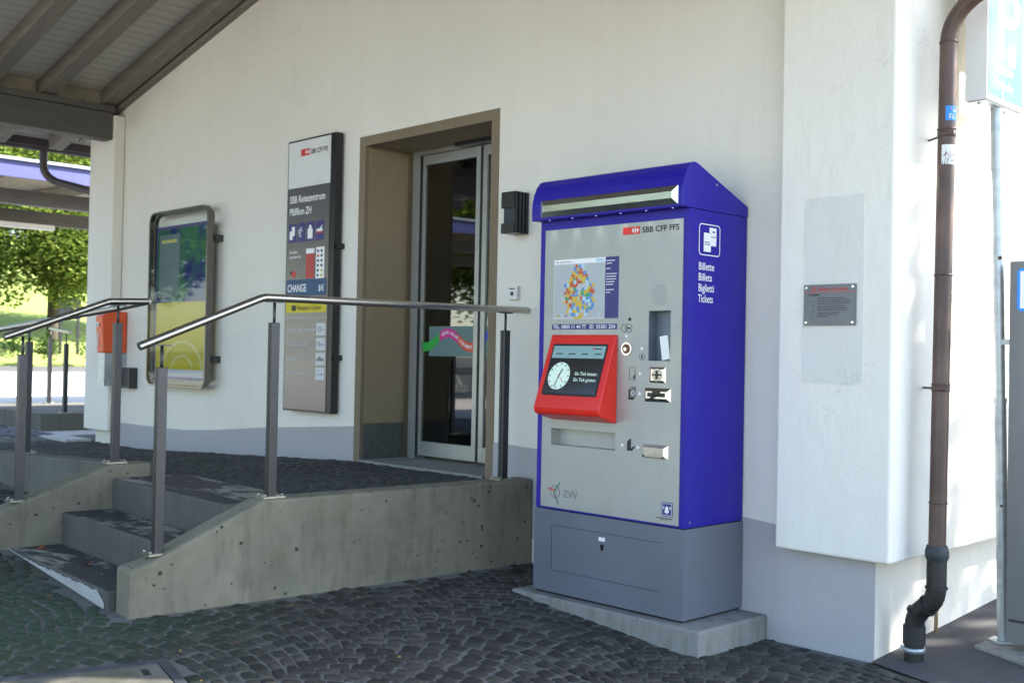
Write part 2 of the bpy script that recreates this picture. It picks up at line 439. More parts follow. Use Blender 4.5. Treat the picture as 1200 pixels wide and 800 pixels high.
# the ground: one sheet to the horizon
xs = [-600, -200, -80, -62, -55, -48, -42, -36, -34, -31, -30, -19.61, -19.6, -12, -9, -7.4, -5.8, -3.4, -1.7, -.8, 0, .3, .5, .7, 1.5, 3, 6, 12, 30, 100, 600]
ys = [-600, -150, -60, -30, -15, -8, -5, -3, -1.5, 0, .5, 1.5, 3, 6, 12, 20, 30, 60, 150, 600]
def GH(x, y):
    if x < -31 and y > -7:
        t = min(1, (-31-x)/45); return .92+8.5*t
    if x <= -19.605: return .92
    return G(x, y)
bm = new_bm(); V = [[bm.verts.new((x, y, GH(x, y)-.004)) for x in xs] for y in ys]
for j in range(len(ys)-1):
    for i in range(len(xs)-1):
        f = bm.faces.new((V[j][i], V[j][i+1], V[j+1][i+1], V[j+1][i]))
        xm = (xs[i]+xs[i+1])/2; ym = (ys[j]+ys[j+1])/2
        f.material_index = 1 if (xm < -31 and ym > -8) else (2 if xm < -19.6 else (3 if xm < -9 else (5 if (ym < -8 or xm > 6) else 0)))
def grassm():
    n = N('meadow_grass', .9, 0, .2)
    n.color(n.mix(c3(.20, .27, .06), c3(.33, .39, .12), n.noise(1.2, 8, .7))); n.bump(n.noise(30, 5, .7), .8, .05); return n.m
M['grass'] = grassm()
struct(obj('ground', bm, ['mortar', 'grass', 'roadc', 'paving', 'roadc', 'forecourt']))

# ------------------------------------------------------------------ cobble paving in segmental arcs
def cobbles(name, inside, h, mat, x0, x1, y0, y1, d=.086, W=1.2, rot=0.0, jit=.0065, top=.012, seed=1):
    rnd = random.Random(seed); bm = new_bm()
    Rr = W/2/math.sin(R(45)); ca, sa = math.cos(rot), math.sin(rot)
    cxm, cym = (x0+x1)/2, (y0+y1)/2; ext = math.hypot(x1-x0, y1-y0)/2+W
    nseg = int(ext/W)+1; nrow = int(ext/d)+8
    for si in range(-nseg, nseg+1):
        for ri in range(-nrow, nrow+1):
            cu, cv = si*W, ri*d*1.0 - Rr
            nst = 14; off = rnd.uniform(-.4, .4) if True else 0
            for k in range(nst):
                t0 = R(-45+90*(k+off*(k > 0))/nst); t1 = R(-45+90*(k+1+off*(k < nst-1))/nst)
                tm = (t0+t1)/2; th = d*math.cos(tm)
                r0 = Rr; gap = .0075
                g = gap/Rr
                def P(th_, rad): return (cu+rad*math.sin(th_), cv+rad*math.cos(th_))
                c = P(tm, r0+th/2)
                X = cxm+c[0]*ca-c[1]*sa; Y = cym+c[0]*sa+c[1]*ca
                if not (x0 < X < x1 and y0 < Y < y1) or not inside(X, Y): continue
                q = [P(t0+g, r0+gap), P(t1-g, r0+gap), P(t1-g, r0+d*math.cos(t1)-gap), P(t0+g, r0+d*math.cos(t0)-gap)]
                cc = (sum(p[0] for p in q)/4, sum(p[1] for p in q)/4)
                q = [(p[0]+rnd.uniform(-jit, jit), p[1]+rnd.uniform(-jit, jit)) for p in q]
                # octagon outline: corners rounded
                oc = []
                for a in range(4):
                    p, pn, pp = q[a], q[(a+1) % 4], q[a-1]
                    kk = rnd.uniform(.06, .15)
                    oc.append((p[0]+(pp[0]-p[0])*kk, p[1]+(pp[1]-p[1])*kk)); oc.append((p[0]+(pn[0]-p[0])*kk, p[1]+(pn[1]-p[1])*kk))
                tz = top+rnd.uniform(-.0015, .002); tx, ty = rnd.uniform(-.02, .02), rnd.uniform(-.02, .02)
                def W3(p, z, sh=1.0):
                    u = cc[0]+(p[0]-cc[0])*sh; v = cc[1]+(p[1]-cc[1])*sh
                    xx = cxm+u*ca-v*sa; yy = cym+u*sa+v*ca
                    return (xx, yy, h(xx, yy)+z+(u-cc[0])*tx+(v-cc[1])*ty)
                lo = [bm.verts.new(W3(p, -.02)) for p in oc]
                mi_ = [bm.verts.new(W3(p, tz-.0035)) for p in oc]
                hi = [bm.verts.new(W3(p, tz, .88)) for p in oc]
                ce = bm.verts.new(W3(cc, tz+.001))
                for a in range(8):
                    b = (a+1) % 8
                    bm.faces.new((lo[a], lo[b], mi_[b], mi_[a])); f = bm.faces.new((mi_[a], mi_[b], hi[b], hi[a])); f.smooth = True
                    f = bm.faces.new((hi[a], hi[b], ce)); f.smooth = True
    return struct(obj(name, bm, mat))
def in_front(x, y):
    if y > -.04: return False
    if -1.22 < x < .19 and y > -.70 and not (x < -1.16 or x > .15): 
        if y > -.60: return False
    if x > .80 - .0 and y > -.02-.37*(x-.78)-.03: return False
    p = Vector((x, y))-L0; o = p.dot(NN); s = p.dot(D)
    if -.035 < o < .20 and s < 2.72: return False
    if .0 < o < 2.1 and s < 2.765: return False
    if o >= 2.0 and s < 1.93: return False
    # stone cover slab bottom left
    q = slab_local(x, y)
    if -.03 < q[0] < 1.03 and -.03 < q[1] < 1.23: return False
    return True
def slab_local(x, y):
    # slab axes: along u (towards lower left) and v (towards camera)
    p = Vector((x, y))-Vector((-1.112, -2.792)); u = Vector((-.19, -.98)).normalized(); v = Vector((.98, -.19)).normalized()
    return p.dot(v), p.dot(u)
cobbles('cobble_paving', in_front, lambda x, y: G(x, y), 'cobble', -5.4, 2.6, -4.6, -.03, rot=R(20), seed=3, top=.0022)
def in_plat(x, y):
    if y > -.03: return False
    p = Vector((x, y))-L0; o = p.dot(NN); s = p.dot(D)
    if o < .17: return False
    if x > -3.4: return s < 1.78
    return y > -1.70
cobbles('platform_paving', in_plat, lambda x, y: PZ(x)-.009, 'cobble_flat', -8.9, -1.6, -1.9, -.02, d=.10, jit=.01, top=.0015, seed=5)
cobbles('yard_paving', lambda x, y: not (x > -9.0 and y > -1.9) and not (x > -12.6 and y > -.1) and not (x > -8.3 and y > -3) , lambda x, y: G(x, y), 'cobble_light', -15.5, -8.0, -5.5, 1.4, d=.12, W=1.6, seed=9)
# asphalt strip beside the corner
bm = new_bm()
pts = [(.77, .0), (.80, -.02), (1.125, -.135), (2.4, -.62), (6, -1.9), (6, 8), (.77, 8)]
nx = 12
prev = None
A = [(.77, -.03), (1.125, -.15), (2.4, -.62), (3.0, -.83)]
for i in range(len(A)-1):
    for j in range(10):
        ya = lambda p, t: p[1]+(8-p[1])*t
        t0, t1 = j/10, (j+1)/10
        p, q = A[i], A[i+1]
        vs = [bm.verts.new((a[0], ya(a, t), G(a[0], ya(a, t))+.008)) for a, t in ((p, t0), (q, t0), (q, t1), (p, t1))]
        bm.faces.new(vs)
bmesh.ops.remove_doubles(bm, verts=bm.verts, dist=1e-5)
struct(obj('asphalt_path', bm, 'asphalt'))

# ------------------------------------------------------------------ station building
B = thing('station_building', 'white plastered station building with grey plinth, corner piers and overhanging gable roof', 'building', (-3.5, 0, 0))
RZ = lambda x: 4.01+.225*(x+7.68) if x < -3.4 else 4.01+.225*4.28-.225*(x+3.4)     # underside line of roof against the gable
RX, LX, TOP = .77, -7.65, 3.155
bm = new_bm()
prism(bm, [(-8.20, 0, -.3), (-3.56, 0, -.3), (-3.56, 0, TOP), (-1.99, 0, TOP), (-1.99, 0, -.3), (RX, 0, -.3), (RX, 0, RZ(RX)), (-3.4, 0, RZ(-3.4)), (-8.20, 0, RZ(-8.2))], (0, .5, 0))
obj('front_wall', bm, 'wall', B)
bm = new_bm(); box(bm, -8.20, -7.8, .5, 10, -.3, 3.9); box(bm, RX-.4, RX, .5, 10, -.3, 4.0); box(bm, -7.8, RX-.4, 9.6, 10, -.3, 1.3); box(bm, -7.8, RX-.4, 9.6, 10, 3.3, 3.9)  # opening added in the unseen back wall to light the room
split_obj('side_wall', bm, 'plinth_side', B)
def LPoly(bm, pts, z0, z1): return prism(bm, [(x, y, z0) for x, y in pts], (0, 0, z1-z0))
bm = new_bm(); LPoly(bm, [(.272, -.12), (.90, -.12), (.90, 10), (.773, 10), (.773, -.003), (.272, -.003)], .512, 4.03)
obj('corner_pier', bm, 'pier', B, bevel=.012)
bm = new_bm(); LPoly(bm, [(-8.24, -.12), (-7.66, -.12), (-7.66, -.003), (-8.203, -.003), (-8.203, 10), (-8.24, 10)], .625, 3.90)
obj('corner_pier', bm, 'pier', B, bevel=.012)
# plinth paint coat: left run follows the ramp, right run steps down behind the machine
bm = new_bm()
prism(bm, [(-7.66, -.001, .2), (-3.562, -.001, .2), (-3.562, -.001, .914), (-4.819, -.001, .831), (-5.705, -.001, .755), (-6.257, -.001, .722), (-6.86, -.001, .717), (-7.66, -.001, .716)], (0, -.005, 0))
prism(bm, [(-1.988, -.001, .3), (-1.22, -.001, .3), (-1.22, -.001, .865), (-1.57, -.001, .882), (-1.988, -.001, .897)], (0, -.005, 0))
prism(bm, [(-1.22, -.001, -.1), (.772, -.001, -.1), (.772, -.001, .508), (.215, -.001, .612), (.02, -.001, .627), (-.6, -.001, .70), (-1.22, -.001, .78)], (0, -.005, 0))
obj('plinth', bm, 'plinth', B)
bm = new_bm(); rg = random.Random(2); pp_ = []
for (ax, az), (bx2, bz2) in zip([(.42, 1.37), (.748, 1.37), (.748, 2.31), (.42, 2.31)], [(.748, 1.37), (.748, 2.31), (.42, 2.31), (.42, 1.37)]):
    for i in range(14): t_ = i/14; pp_.append((ax+(bx2-ax)*t_+rg.uniform(-.0035, .0035), -.12, az+(bz2-az)*t_+rg.uniform(-.0035, .0035)))
prism(bm, pp_, (0, -.003, 0))
obj('plaster_patch', bm, 'patch', B)
# doorway stone surround and reveal
bm = new_bm()
box(bm, -3.56, -3.485, -.006, .5, .62, TOP-.075); box(bm, -2.065, -1.99, -.006, .5, .62, TOP-.075); box(bm, -3.56, -1.99, -.006, .5, TOP-.074, TOP)
obj('doorway_surround', bm, 'surround', B, bevel=.004)
bm = new_bm()
box(bm, -3.4845, -3.480, .03, .418, .94, TOP-.09); box(bm, -2.070, -2.0655, .03, .418, .94, TOP-.09)
split_obj('reveal_lining', bm, 'reveal', B)
bm = new_bm(); box(bm, -3.4845, -3.473, .02, .418, .64, .935); box(bm, -2.077, -2.0655, .02, .418, .64, .935)
split_obj('reveal_base', bm, 'granite', B)
bm = new_bm(); box(bm, -3.473, -2.077, -.02, .66, .5, .664); obj('threshold', bm, 'pad', B)
# sliding glass entrance
yd = .45
dr = obj('entrance_door', (lambda b: (box(b, -3.425, -3.335, yd-.03, yd+.07, .664, 3.15), box(b, -2.16, -1.98, yd-.03, yd+.07, .664, 3.15), box(b, -3.335, -2.16, yd-.02, yd+.07, 3.05, 3.14), b)[-1])(new_bm()), 'alu', B, bevel=.004)
def leaf(x0, x1):
    b = new_bm(); f = .045
    fl_ = .022 if x0 < -3 else f; box(b, x0, x0+fl_, yd-.015, yd+.02, .69, 3.045); box(b, x1-f, x1, yd-.015, yd+.02, .69, 3.045)
    box(b, x0+fl_, x1-f, yd-.013, yd+.018, 2.97, 3.045); box(b, x0+fl_, x1-f, yd-.013, yd+.018, .69, .80)
    obj('door_leaf_frame', b, 'alu', dr, bevel=.003)
    b = new_bm(); box(b, x0+fl_, x1-f, yd-.002, yd+.004, .80, 2.97); obj('glass_pane', b, 'glass', dr)
leaf(-3.318, -2.648); leaf(-2.618, -2.165)
b = new_bm(); box(b, -2.647, -2.619, yd-.005, yd+.01, .69, 3.045); obj('rubber_seal', b, 'black', dr)
b = new_bm(); box(b, -2.85, -2.25, yd-.10, yd-.03, 3.05, 3.12); box(b, -3.334, -3.319, yd-.028, yd-.0, .69, 3.045); split_obj('door_sensor', b, 'black', dr, bevel=.01)
# film band with a waving ribbon
def film():
    n = N('window_film', .5, 0, .3); n.color(c3(.16, .25, .24)); n.b.inputs['Alpha'].default_value = .72; return n.m
M['film'] = film()
b = new_bm(); box(b, -3.215, -2.695, yd-.004, yd-.0025, 1.47, 1.70); box(b, -2.57, -2.215, yd-.004, yd-.0025, 1.47, 1.70)
fl = obj('privacy_film', b, 'film', dr)
WM = [flat('ribbon_green', c3(.02, .32, .04)), flat('ribbon_pink', c3(.55, .015, .22)), flat('ribbon_orange', c3(.62, .07, .03)), flat('ribbon_blue', c3(.02, .06, .5)), M['whiteink']]
b = new_bm(); xa, xb = -3.29, -2.215
wav = lambda x: 1.595+.055*math.sin((x+3.05)*2*math.pi/.52+.9)
nW = 70
for i in range(nW):
    u0 = xa+(xb-xa)*i/nW; u1 = xa+(xb-xa)*(i+1)/nW; um = (u0+u1)/2
    if -2.695 < um < -2.57: continue
    mi_ = 0 if um < -3.09 else (1 if um < -2.88 else (2 if um < -2.63 else 3))
    prism(b, [(u0, yd-.0055, wav(u0)-.035), (u1, yd-.0055, wav(u1)-.035), (u1, yd-.0055, wav(u1)+.035), (u0, yd-.0055, wav(u0)+.035)], (0, .001, 0), mi_)
msg = "GEMEINSAM VORWÄRTS"
for i, ch in enumerate(msg):
    if ch == ' ': continue
    x = -3.06+i*.0195; sl_ = math.atan((wav(x+.01)-wav(x-.01))/.02)
    text(b, fr_front(x, yd-.0058, wav(x)-.012) @ Matrix.Rotation(sl_, 4, 'Z'), ch, 0, 0, .036, 0, .01, None, 4)
obj('printed_ribbon', b, WM, fl)
# interior seen through the glass
b = new_bm(); box(b, -7.8, .37, .66, 9.6, .60, .66); obj('interior_floor', b, 'pad', B)
b = new_bm(); box(b, -4.6, -4.5, .72, 3.2, .66, 3.6); box(b, -1.3, -1.2, .72, 3.2, .66, 3.6)
split_obj('interior_wall', b, 'panelwood', B)
b = new_bm(); box(b, -7.8, .37, .5, 9.6, 3.6, 3.7); obj('interior_ceiling', b, 'boards', B)
b = new_bm()
for i in range(26): box(b, -4.05+.032*i, -4.05+.032*i+.026, 1.35, 1.37, .72, 3.3)
obj('blind', b, 'panelwood', B)
b = new_bm(); box(b, -3.3, -2.2, 2.6, 3.1, .66, 1.7); obj('interior_counter', b, 'panelwood', B, bevel=.02)

# roof: boarded soffit on rafters parallel to the facade plane's slope, covering the forecourt
YF = -5.2
bm = new_bm()
zr = RZ(-3.4)
OS = .16   # rafter depth
e1, e2 = -9.2, 1.42
def roofz(x): return RZ(x)+OS
prism(bm, [(e1, YF, roofz(e1)), (-3.4, YF, roofz(-3.4)), (e2, YF, roofz(e2)), (e2, YF, roofz(e2)+.03), (-3.4, YF, roofz(-3.4)+.03), (e1, YF, roofz(e1)+.03)], (0, 10-YF+.2, 0))
roof = obj('roof', bm, 'boards', B)
bm = new_bm()
prism(bm, [(e1-.1, YF-.1, roofz(e1)+.035), (-3.4, YF-.1, roofz(-3.4)+.06), (e2+.1, YF-.1, roofz(e2)+.035), (e2+.1, YF-.1, roofz(e2)+.12), (-3.4, YF-.1, roofz(-3.4)+.16), (e1-.1, YF-.1, roofz(e1)+.12)], (0, 10-YF+.4, 0))
obj('roof_tiling', bm, 'tiles', roof)
for k in range(8):
    y1 = -.0-.66*k+(.09 if k > 1 else 0)
    for sgn in (0, 1):
        bm = new_bm(); w_ = .16 if k else .15
        ya, yb = (y1-.05-w_, y1-.05) if k else (-.235, -.06)
        xa_, xb_ = (e1+.12, -3.4) if not sgn else (-3.4, e2-.12)
        prism(bm, [(xa_, ya, RZ(xa_)+.001), (xb_, ya, RZ(xb_)+.001), (xb_, ya, roofz(xb_)-.001), (xa_, ya, roofz(xa_)-.001)], (0, w_, 0))
        obj('rafter', bm, 'rafter', roof, bevel=.008)
bm = new_bm()   # board along the gable wall
prism(bm, [(-8.7, -.058, RZ(-8.7)-.03), (-3.4, -.058, RZ(-3.4)-.03), (-3.4, -.058, roofz(-3.4)-.002), (-8.7, -.058, roofz(-8.7)-.002)], (0, .056, 0))
prism(bm, [(-3.4, -.058, RZ(-3.4)-.03), (1.3, -.058, RZ(1.3)-.03), (1.3, -.058, roofz(1.3)-.002), (-3.4, -.058, roofz(-3.4)-.002)], (0, .056, 0))
split_obj('verge_board', bm, 'rafter', roof)
for bx in (-7.78, .42):
    bm = new_bm(); box(bm, bx-.09, bx+.09, YF+.2, -.125, RZ(-7.7)-.36, RZ(-7.7)-.085); obj('eave_beam', bm, 'beam', roof, bevel=.01)
    bm = new_bm(); box(bm, bx-.10, bx+.13, YF+.2, -.125, RZ(-7.7)-.083, RZ(-7.7)-.02); obj('wall_plate', bm, 'beam', roof, bevel=.006)
    bm = new_bm()
    for k in range(7): 
        ya = -.235-.66*k-.0; box(bm, bx-.03, bx+.03, ya-.66+.235 if k else ya-.465, ya-.003, RZ(-7.7)-.018, RZ(-7.7)+.13)
    split_obj('infill_board', bm, 'beamlight', roof)
for xx, sg in ((e1, -1), (e2, 1)):
    bm = new_bm(); box(bm, min(xx, xx+sg*.03), max(xx, xx+sg*.03), YF, 10, roofz(xx)-.09, roofz(xx)+.03); obj('fascia', bm, 'gutter', roof)
    bm = new_bm(); tube(bm, [(xx+sg*.10, YF, roofz(xx)-.05), (xx+sg*.10, 10, roofz(xx)-.07)], .07, 12); obj('gutter', bm, 'gutter', roof, smooth=True)

# eave downpipe of the far corner
bm = new_bm(); tube(bm, [(-9.3, -.20, 3.80), (-9.3, -.20, 3.62)] + arc((-9.3, -.20, 3.56), (-9.3, -.20, 3.42), (-9.2, -.08, 3.36), 6) + [(-8.75, .10, 3.24), (-8.5, .25, 3.1), (-8.40, .3, 2.9), (-8.40, .3, .6)], .045, 12)
tag(obj('downpipe', bm, 'gutter', smooth=True), 'dark downpipe bending in below the eave at the far left corner pier', 'drainpipe')

# ------------------------------------------------------------------ entrance platform: steps, cheek walls, ramp wall
S = thing('entrance_stairs', 'worn concrete stairs and platform with cheek walls in front of the glass entrance', 'stairs', tuple(LP(0, 1, 0)))
def cheek(name, prof, o0, o1, mat, cap=.018, label=None):
    b = new_bm(); pts = [LP(o0, s_, z_) for s_, z_ in prof]; d_ = NN*(o1-o0)
    prism(b, pts, (d_.x, d_.y, 0)); return obj(name, b, mat, S, bevel=cap, seg=2, label=label)
cheek('cheek_wall', [(0.005, -.15), (2.68, -.15), (2.68, .395), (2.58, .418), (1.955, .688), (.005, .688)], 0, .17, 'concrete')
cheek('cheek_wall', [(1.84, -.1), (2.80, -.1), (2.80, .475), (2.68, .53), (2.10, .74), (1.84, .74)], 1.68, 1.86, 'concrete')
def step(s0, s1, z, first=False):
    b = new_bm(); d_ = NN*1.508
    vs = prism(b, [LP(.171, s0, -.1), LP(.171, s1, -.1), LP(.171, s1, z), LP(.171, s0, z)], (d_.x, d_.y, 0))
    for f in b.faces: f.material_index = 1 if f.normal.z > .9 else 0
    o = obj('step', b, ['riser', 'tread'], S, bevel=.010)
    return o
step(1.60, 2.10, .655); step(2.102, 2.41, .463); step(2.412, 2.72, .27)
# painted front edge of the lowest step
def chalk():
    n = N('edge_paint', .8); g = n.noise(7, 8, .7); n.color(n.mix(c3(.26, .26, .25), c3(.46, .455, .44), g)); return n.m
M['chalk'] = chalk()
b = new_bm(); rnd = random.Random(4); k = 60; base = []; topp = []
for i in range(k+1):
    o_ = .20+1.46*i/k; g0 = G(LP(o_, 2.72, 0).x, 0)+.005
    base.append(LP(o_, 2.7225, g0)); topp.append(LP(o_, 2.7225, max(g0+.004, min(.262, .262-.05*(i < 4)*(1-i/4)-rnd.uniform(0, .012)))))
for i in range(k):
    prism(b, [base[i], base[i+1], topp[i+1], topp[i]], (D.x*.002, D.y*.002, 0))
obj('painted_edge', b, 'chalk', S)
# platform body and ramp
b = new_bm(); prism(b, [LP(.171, .0, .2), LP(.171, 1.599, .2), LP(1.679, 1.599, .2), Vector((-3.45, -.003, .2))], (0, 0, .4435)); obj('platform_core', b, 'roadc', S)
b = new_bm(); xs_ = [-3.46, -3.6, -5, -6.3, -7.2, -8.2, -9.4]
for a_, c_ in zip(xs_, xs_[1:]):
    y0_ = -1.68
    b.faces.new([b.verts.new(p) for p in ((a_, y0_, PZ(a_)-.0115), (a_, -.002, PZ(a_)-.0115), (c_, -.002, PZ(c_)-.0115), (c_, y0_, PZ(c_)-.0115))])
bmesh.ops.remove_doubles(b, verts=b.verts, dist=1e-5); struct(obj('ramp', b, 'roadc'))
b = new_bm(); z_ = lambda x: .705-.04*(-3.9-x)
prism(b, [(-3.44, -1.85, .1), (-9.4, -1.85, .1), (-9.4, -1.85, z_(-9.4)), (-3.9, -1.85, z_(-3.9)), (-3.44, -1.85, .735)], (0, .17, 0))
obj('ramp_wall', b, 'concrete_left', S, bevel=.012)
b = new_bm(); box(b, -9.75, -8.26, -.30, -.02, .40, .505); tag(obj('concrete_strip', b, 'paving', bevel=.01), 'low pale concrete strip at the foot of the far corner pier', 'kerb')
b = new_bm(); box(b, -12.4, -9.7, .0, 2.6, .3, .70)
lb = obj('concrete_block', b, 'concrete_left', bevel=.015); tag(lb, 'low concrete landing block beyond the far corner pier, with thin rail posts on it', 'concrete block')

# ------------------------------------------------------------------ handrails
def railing(label, pts, posts, group='steel handrails of the stairs and ramp', r=.0215, loc=None):
    t = thing('handrail', label, 'handrail', loc or posts[0][0], group)
    b = new_bm(); tube(b, pts, r, 16); obj('rail_tube', b, 'steel', t, smooth=True)
    for (bx_, by_, bz_), zt in posts:
        b = new_bm(); a_ = math.atan2(D.y, D.x)
        Mx = Matrix.Translation((bx_, by_, 0)) @ Matrix.Rotation(a_, 4, 'Z')
        ph = zt-.135
        box(b, -.024, .024, -.0225, -.003, bz_, ph, Mx); box(b, -.024, .024, .003, .0225, bz_, ph, Mx); box(b, -.018, .018, -.0035, .0035, bz_, ph-.01, Mx)
        po = obj('rail_post', b, 'post', t, bevel=.0015, seg=1)
        b = new_bm(); cyl(b, (bx_, by_, ph-.03), (0, 0, 1), .008, zt-.02-ph+.03, 10); box(b, -.05, .05, -.014, .014, zt-.026, zt-.020, Mx); obj('rail_bracket', b, 'post', po)
        b = new_bm(); box(b, -.065, .065, -.05, .05, bz_, bz_+.010, Mx)
        for sx in (-1, 1):
            for sy in (-1, 1):
                q = Mx @ Vector((sx*.05, sy*.036, 0)); cyl(b, (q.x, q.y, bz_+.010), (0, 0, 1), .009, .012, 6)
        obj('base_plate', b, 'steel', po)
    return t
zc = lambda s: .688 if s < 1.955 else .688-(s-1.955)*.432
zl = lambda s: .74 if s < 2.10 else .74-(s-2.10)*.362
A0, AK, A1 = LP(.08, 2.626, 1.487), LP(.08, 1.94, 1.768), LP(.08, .025, 1.779)
railing('long steel handrail on the right side of the stairs, running level to the house wall', [A0, A0.lerp(AK, .97), AK.lerp(A1, .004)+Vector((0, 0, -.001)), A1],
        [(tuple(LP(.08, 2.507, zc(2.507)-.003)), 1.52), (tuple(LP(.08, 1.875, .688)), 1.768), (tuple(LP(.08, .205, .688)), 1.778)])
B0, BK, B1 = LP(1.75, 2.754, 1.532), LP(1.75, 2.121, 1.778), LP(1.75, 1.86, 1.79)
railing('short steel handrail on the left cheek wall of the stairs', [B0, B0.lerp(BK, .97), BK.lerp(B1, .03), B1],
        [(tuple(LP(1.75, 2.645, zl(2.645)-.003)), 1.565), (tuple(LP(1.75, 2.061, .742)), 1.778)])
railing('steel handrail descending with the ramp, farthest from the door', [B1, (-3.93, -1.77, 1.752), (-5.86, -1.77, 1.632), (-8.6, -1.77, 1.47)],
        [((-5.45, -1.77, z_(-5.45)), 1.655), ((-8.3, -1.77, z_(-8.3)), 1.49)])
railing('thin level steel handrail on the concrete landing block beyond the building corner', [(-12.2, 1.08, 1.75), (-9.5, .24, 1.665)],
        [((-12.06, 1.03, .70), 1.745), ((-9.75, .30, .70), 1.665)])

# ------------------------------------------------------------------ ticket machine
T = thing('ticket_machine', 'tall blue and silver ticket vending machine with red touchscreen terminal', 'ticket machine', (-.53, -.27, .13))
MY = -.535
def panel_with_holes(bm, x0, x1, z0, z1, hs, y0, y1):
    xs_ = sorted({x0, x1, *[h[0] for h in hs], *[h[1] for h in hs]}); zs_ = sorted({z0, z1, *[h[2] for h in hs], *[h[3] for h in hs]})
    vert = {}
    def v(x, z): return vert.setdefault((x, z), bm.verts.new((x, y0, z)))
    fs = []
    for a_, b_ in zip(xs_, xs_[1:]):
        for c_, d_ in zip(zs_, zs_[1:]):
            if any(h[0] <= a_ and b_ <= h[1] and h[2] <= c_ and d_ <= h[3] for h in hs): continue
            fs.append(bm.faces.new((v(a_, c_), v(b_, c_), v(b_, d_), v(a_, d_))))
    r = bmesh.ops.extrude_face_region(bm, geom=fs)
    bmesh.ops.translate(bm, vec=(0, y1-y0, 0), verts=[g for g in r['geom'] if isinstance(g, bmesh.types.BMVert)])
    bmesh.ops.recalc_face_normals(bm, faces=bm.faces)
bm = new_bm(); box(bm, -1.06, -.002, MY+.08, -.012, .612, 2.256)
panel_with_holes(bm, -1.06, -.002, .612, 2.256, [(-1.0, -.05, .64, 2.19)], MY, MY+.0799)
cab = obj('cabinet', bm, 'blue', T)
bm = new_bm(); box(bm, -1.066, .004, MY-.006, -.014, .142, .607); bs = obj('base_cabinet', bm, 'grey', T, bevel=.004)
bm = new_bm(); box(bm, -1.05, -.012, MY+.01, -.02, .13, .142); obj('base_shadow_gap', bm, 'black', T)
bm = new_bm(); box(bm, -.925, -.135, MY-.0075, MY-.0062, .521, .5235); box(bm, -.925, -.15, MY-.0075, MY-.0062, .267, .2695); box(bm, -.9255, -.9235, MY-.0075, MY-.0062, .2695, .521)
obj('access_panel_gap', bm, 'bluedark', bs)
bm = new_bm(); box(bm, -.57, -.525, MY-.0085, MY-.0062, .478, .499); obj('lock_plate', bm, 'whiteink', bs)
bm = new_bm(); cyl(bm, (-.545, MY-.006, .452), (0, -1, 0), .011, .006, 14); box(bm, -.553, -.537, MY-.010, MY-.006, .428, .452); obj('lock', bm, 'black', bs)
# hood
bm = new_bm()
hp = [(-.014, 2.258), (MY-.065, 2.258), (MY-.068, 2.30), (MY-.066, 2.355), (MY-.052, 2.41), (MY-.030, 2.455), (MY+.0, 2.488), (MY+.03, 2.498), (MY+.06, 2.493), (-.014, 2.315)]
prism(bm, [(-1.075, y, z) for y, z in hp], (1.08, 0, 0)); hood = obj('hood', bm, 'blue', T, bevel=.004)
bm = new_bm(); F = Matrix.Translation((-1.0, MY-.068, 2.272)) @ Matrix.Rotation(R(90), 4, 'X')
def bevelled(bm, F, x, y, w_, h_, t, inset, mi=0):
    a = [(x, y, 0), (x+w_, y, 0), (x+w_, y+h_, 0), (x, y+h_, 0)]; b_ = [(x+inset, y+inset, t), (x+w_-inset, y+inset, t), (x+w_-inset, y+h_-inset, t), (x+inset, y+h_-inset, t)]
    va = [bm.verts.new(p) for p in a]; vb = [bm.verts.new(p) for p in b_]
    bm.faces.new(va[::-1]).material_index = mi; bm.faces.new(vb).material_index = mi
    for i in range(4): bm.faces.new((va[i], va[(i+1) % 4], vb[(i+1) % 4], vb[i])).material_index = mi
    bmesh.ops.transform(bm, matrix=F, verts=va+vb)
bevelled(bm, F, 0, 0, .975, .095, .014, .030); obj('chrome_trim', bm, 'chrome', hood)
LED = emis('led_lens', c3(.35, .4, .9), .25)
for i in range(6):
    bm = new_bm(); cyl(bm, (-.95+.175*i, MY-.045, 2.2575), (0, 0, -1), .005, .003, 12); obj('led_lamp', bm, LED, hood)
    l = bpy.data.lights.new('led_light', 'SPOT'); l.energy = .06; l.spot_size = R(60); l.spot_blend = .8; l.shadow_soft_size = .01; l.color = (.9, .94, 1)
    lo = bpy.data.objects.new('led_light', l); COL.objects.link(lo); lo.location = (-.95+.175*i, MY-.045, 2.25); lo.rotation_euler = (R(14), 0, 0)
# silver front
bm = new_bm()
PX0, PX1, PZ0, PZ1 = -1.018, -.034, .622, 2.205
holes = [(-.25, -.105, 1.467, 1.730), (-.945, -.466, .978, 1.073)]
panel_with_holes(bm, PX0, PX1, PZ0, PZ1, holes, MY-.006, MY-.001)
pan = obj('front_panel', bm, 'silver', T)
# leaflet pocket and ticket tray need depth: boxes set proud of the cabinet inside the openings
M['pocket'] = paint('pocket_blue_grey', c3(.17, .20, .24), .4, .3)
def lining(name, h, dep, mat, par):
    x0, x1, z0, z1 = h; y0 = MY-.004; y1 = y0+dep; bm = new_bm(); t = .004
    box(bm, x0-t, x0, y0+.004, y1, z0-t, z1+t); box(bm, x1, x1+t, y0+.004, y1, z0-t, z1+t); box(bm, x0, x1, y0+.004, y1, z0-t, z0); box(bm, x0, x1, y0+.004, y1, z1, z1+t); box(bm, x0-t, x1+t, y1, y1+t, z0-t, z1+t)
    return obj(name, bm, mat, par)
pk = lining('leaflet_pocket', holes[0], .07, 'pocket', T)
bm = new_bm(); box(bm, -.165, -.112, MY+.005, MY+.012, 1.475, 1.60, Matrix.Translation((-.14, MY, 1.47)) @ Matrix.Rotation(R(-9), 4, 'Y') @ Matrix.Translation((.14, -MY, -1.47))); obj('leaflet', bm, 'white', pk)
lining('ticket_tray', holes[1], .07, 'silver', T)
FP = fr_front(0, MY-.0062, 0)
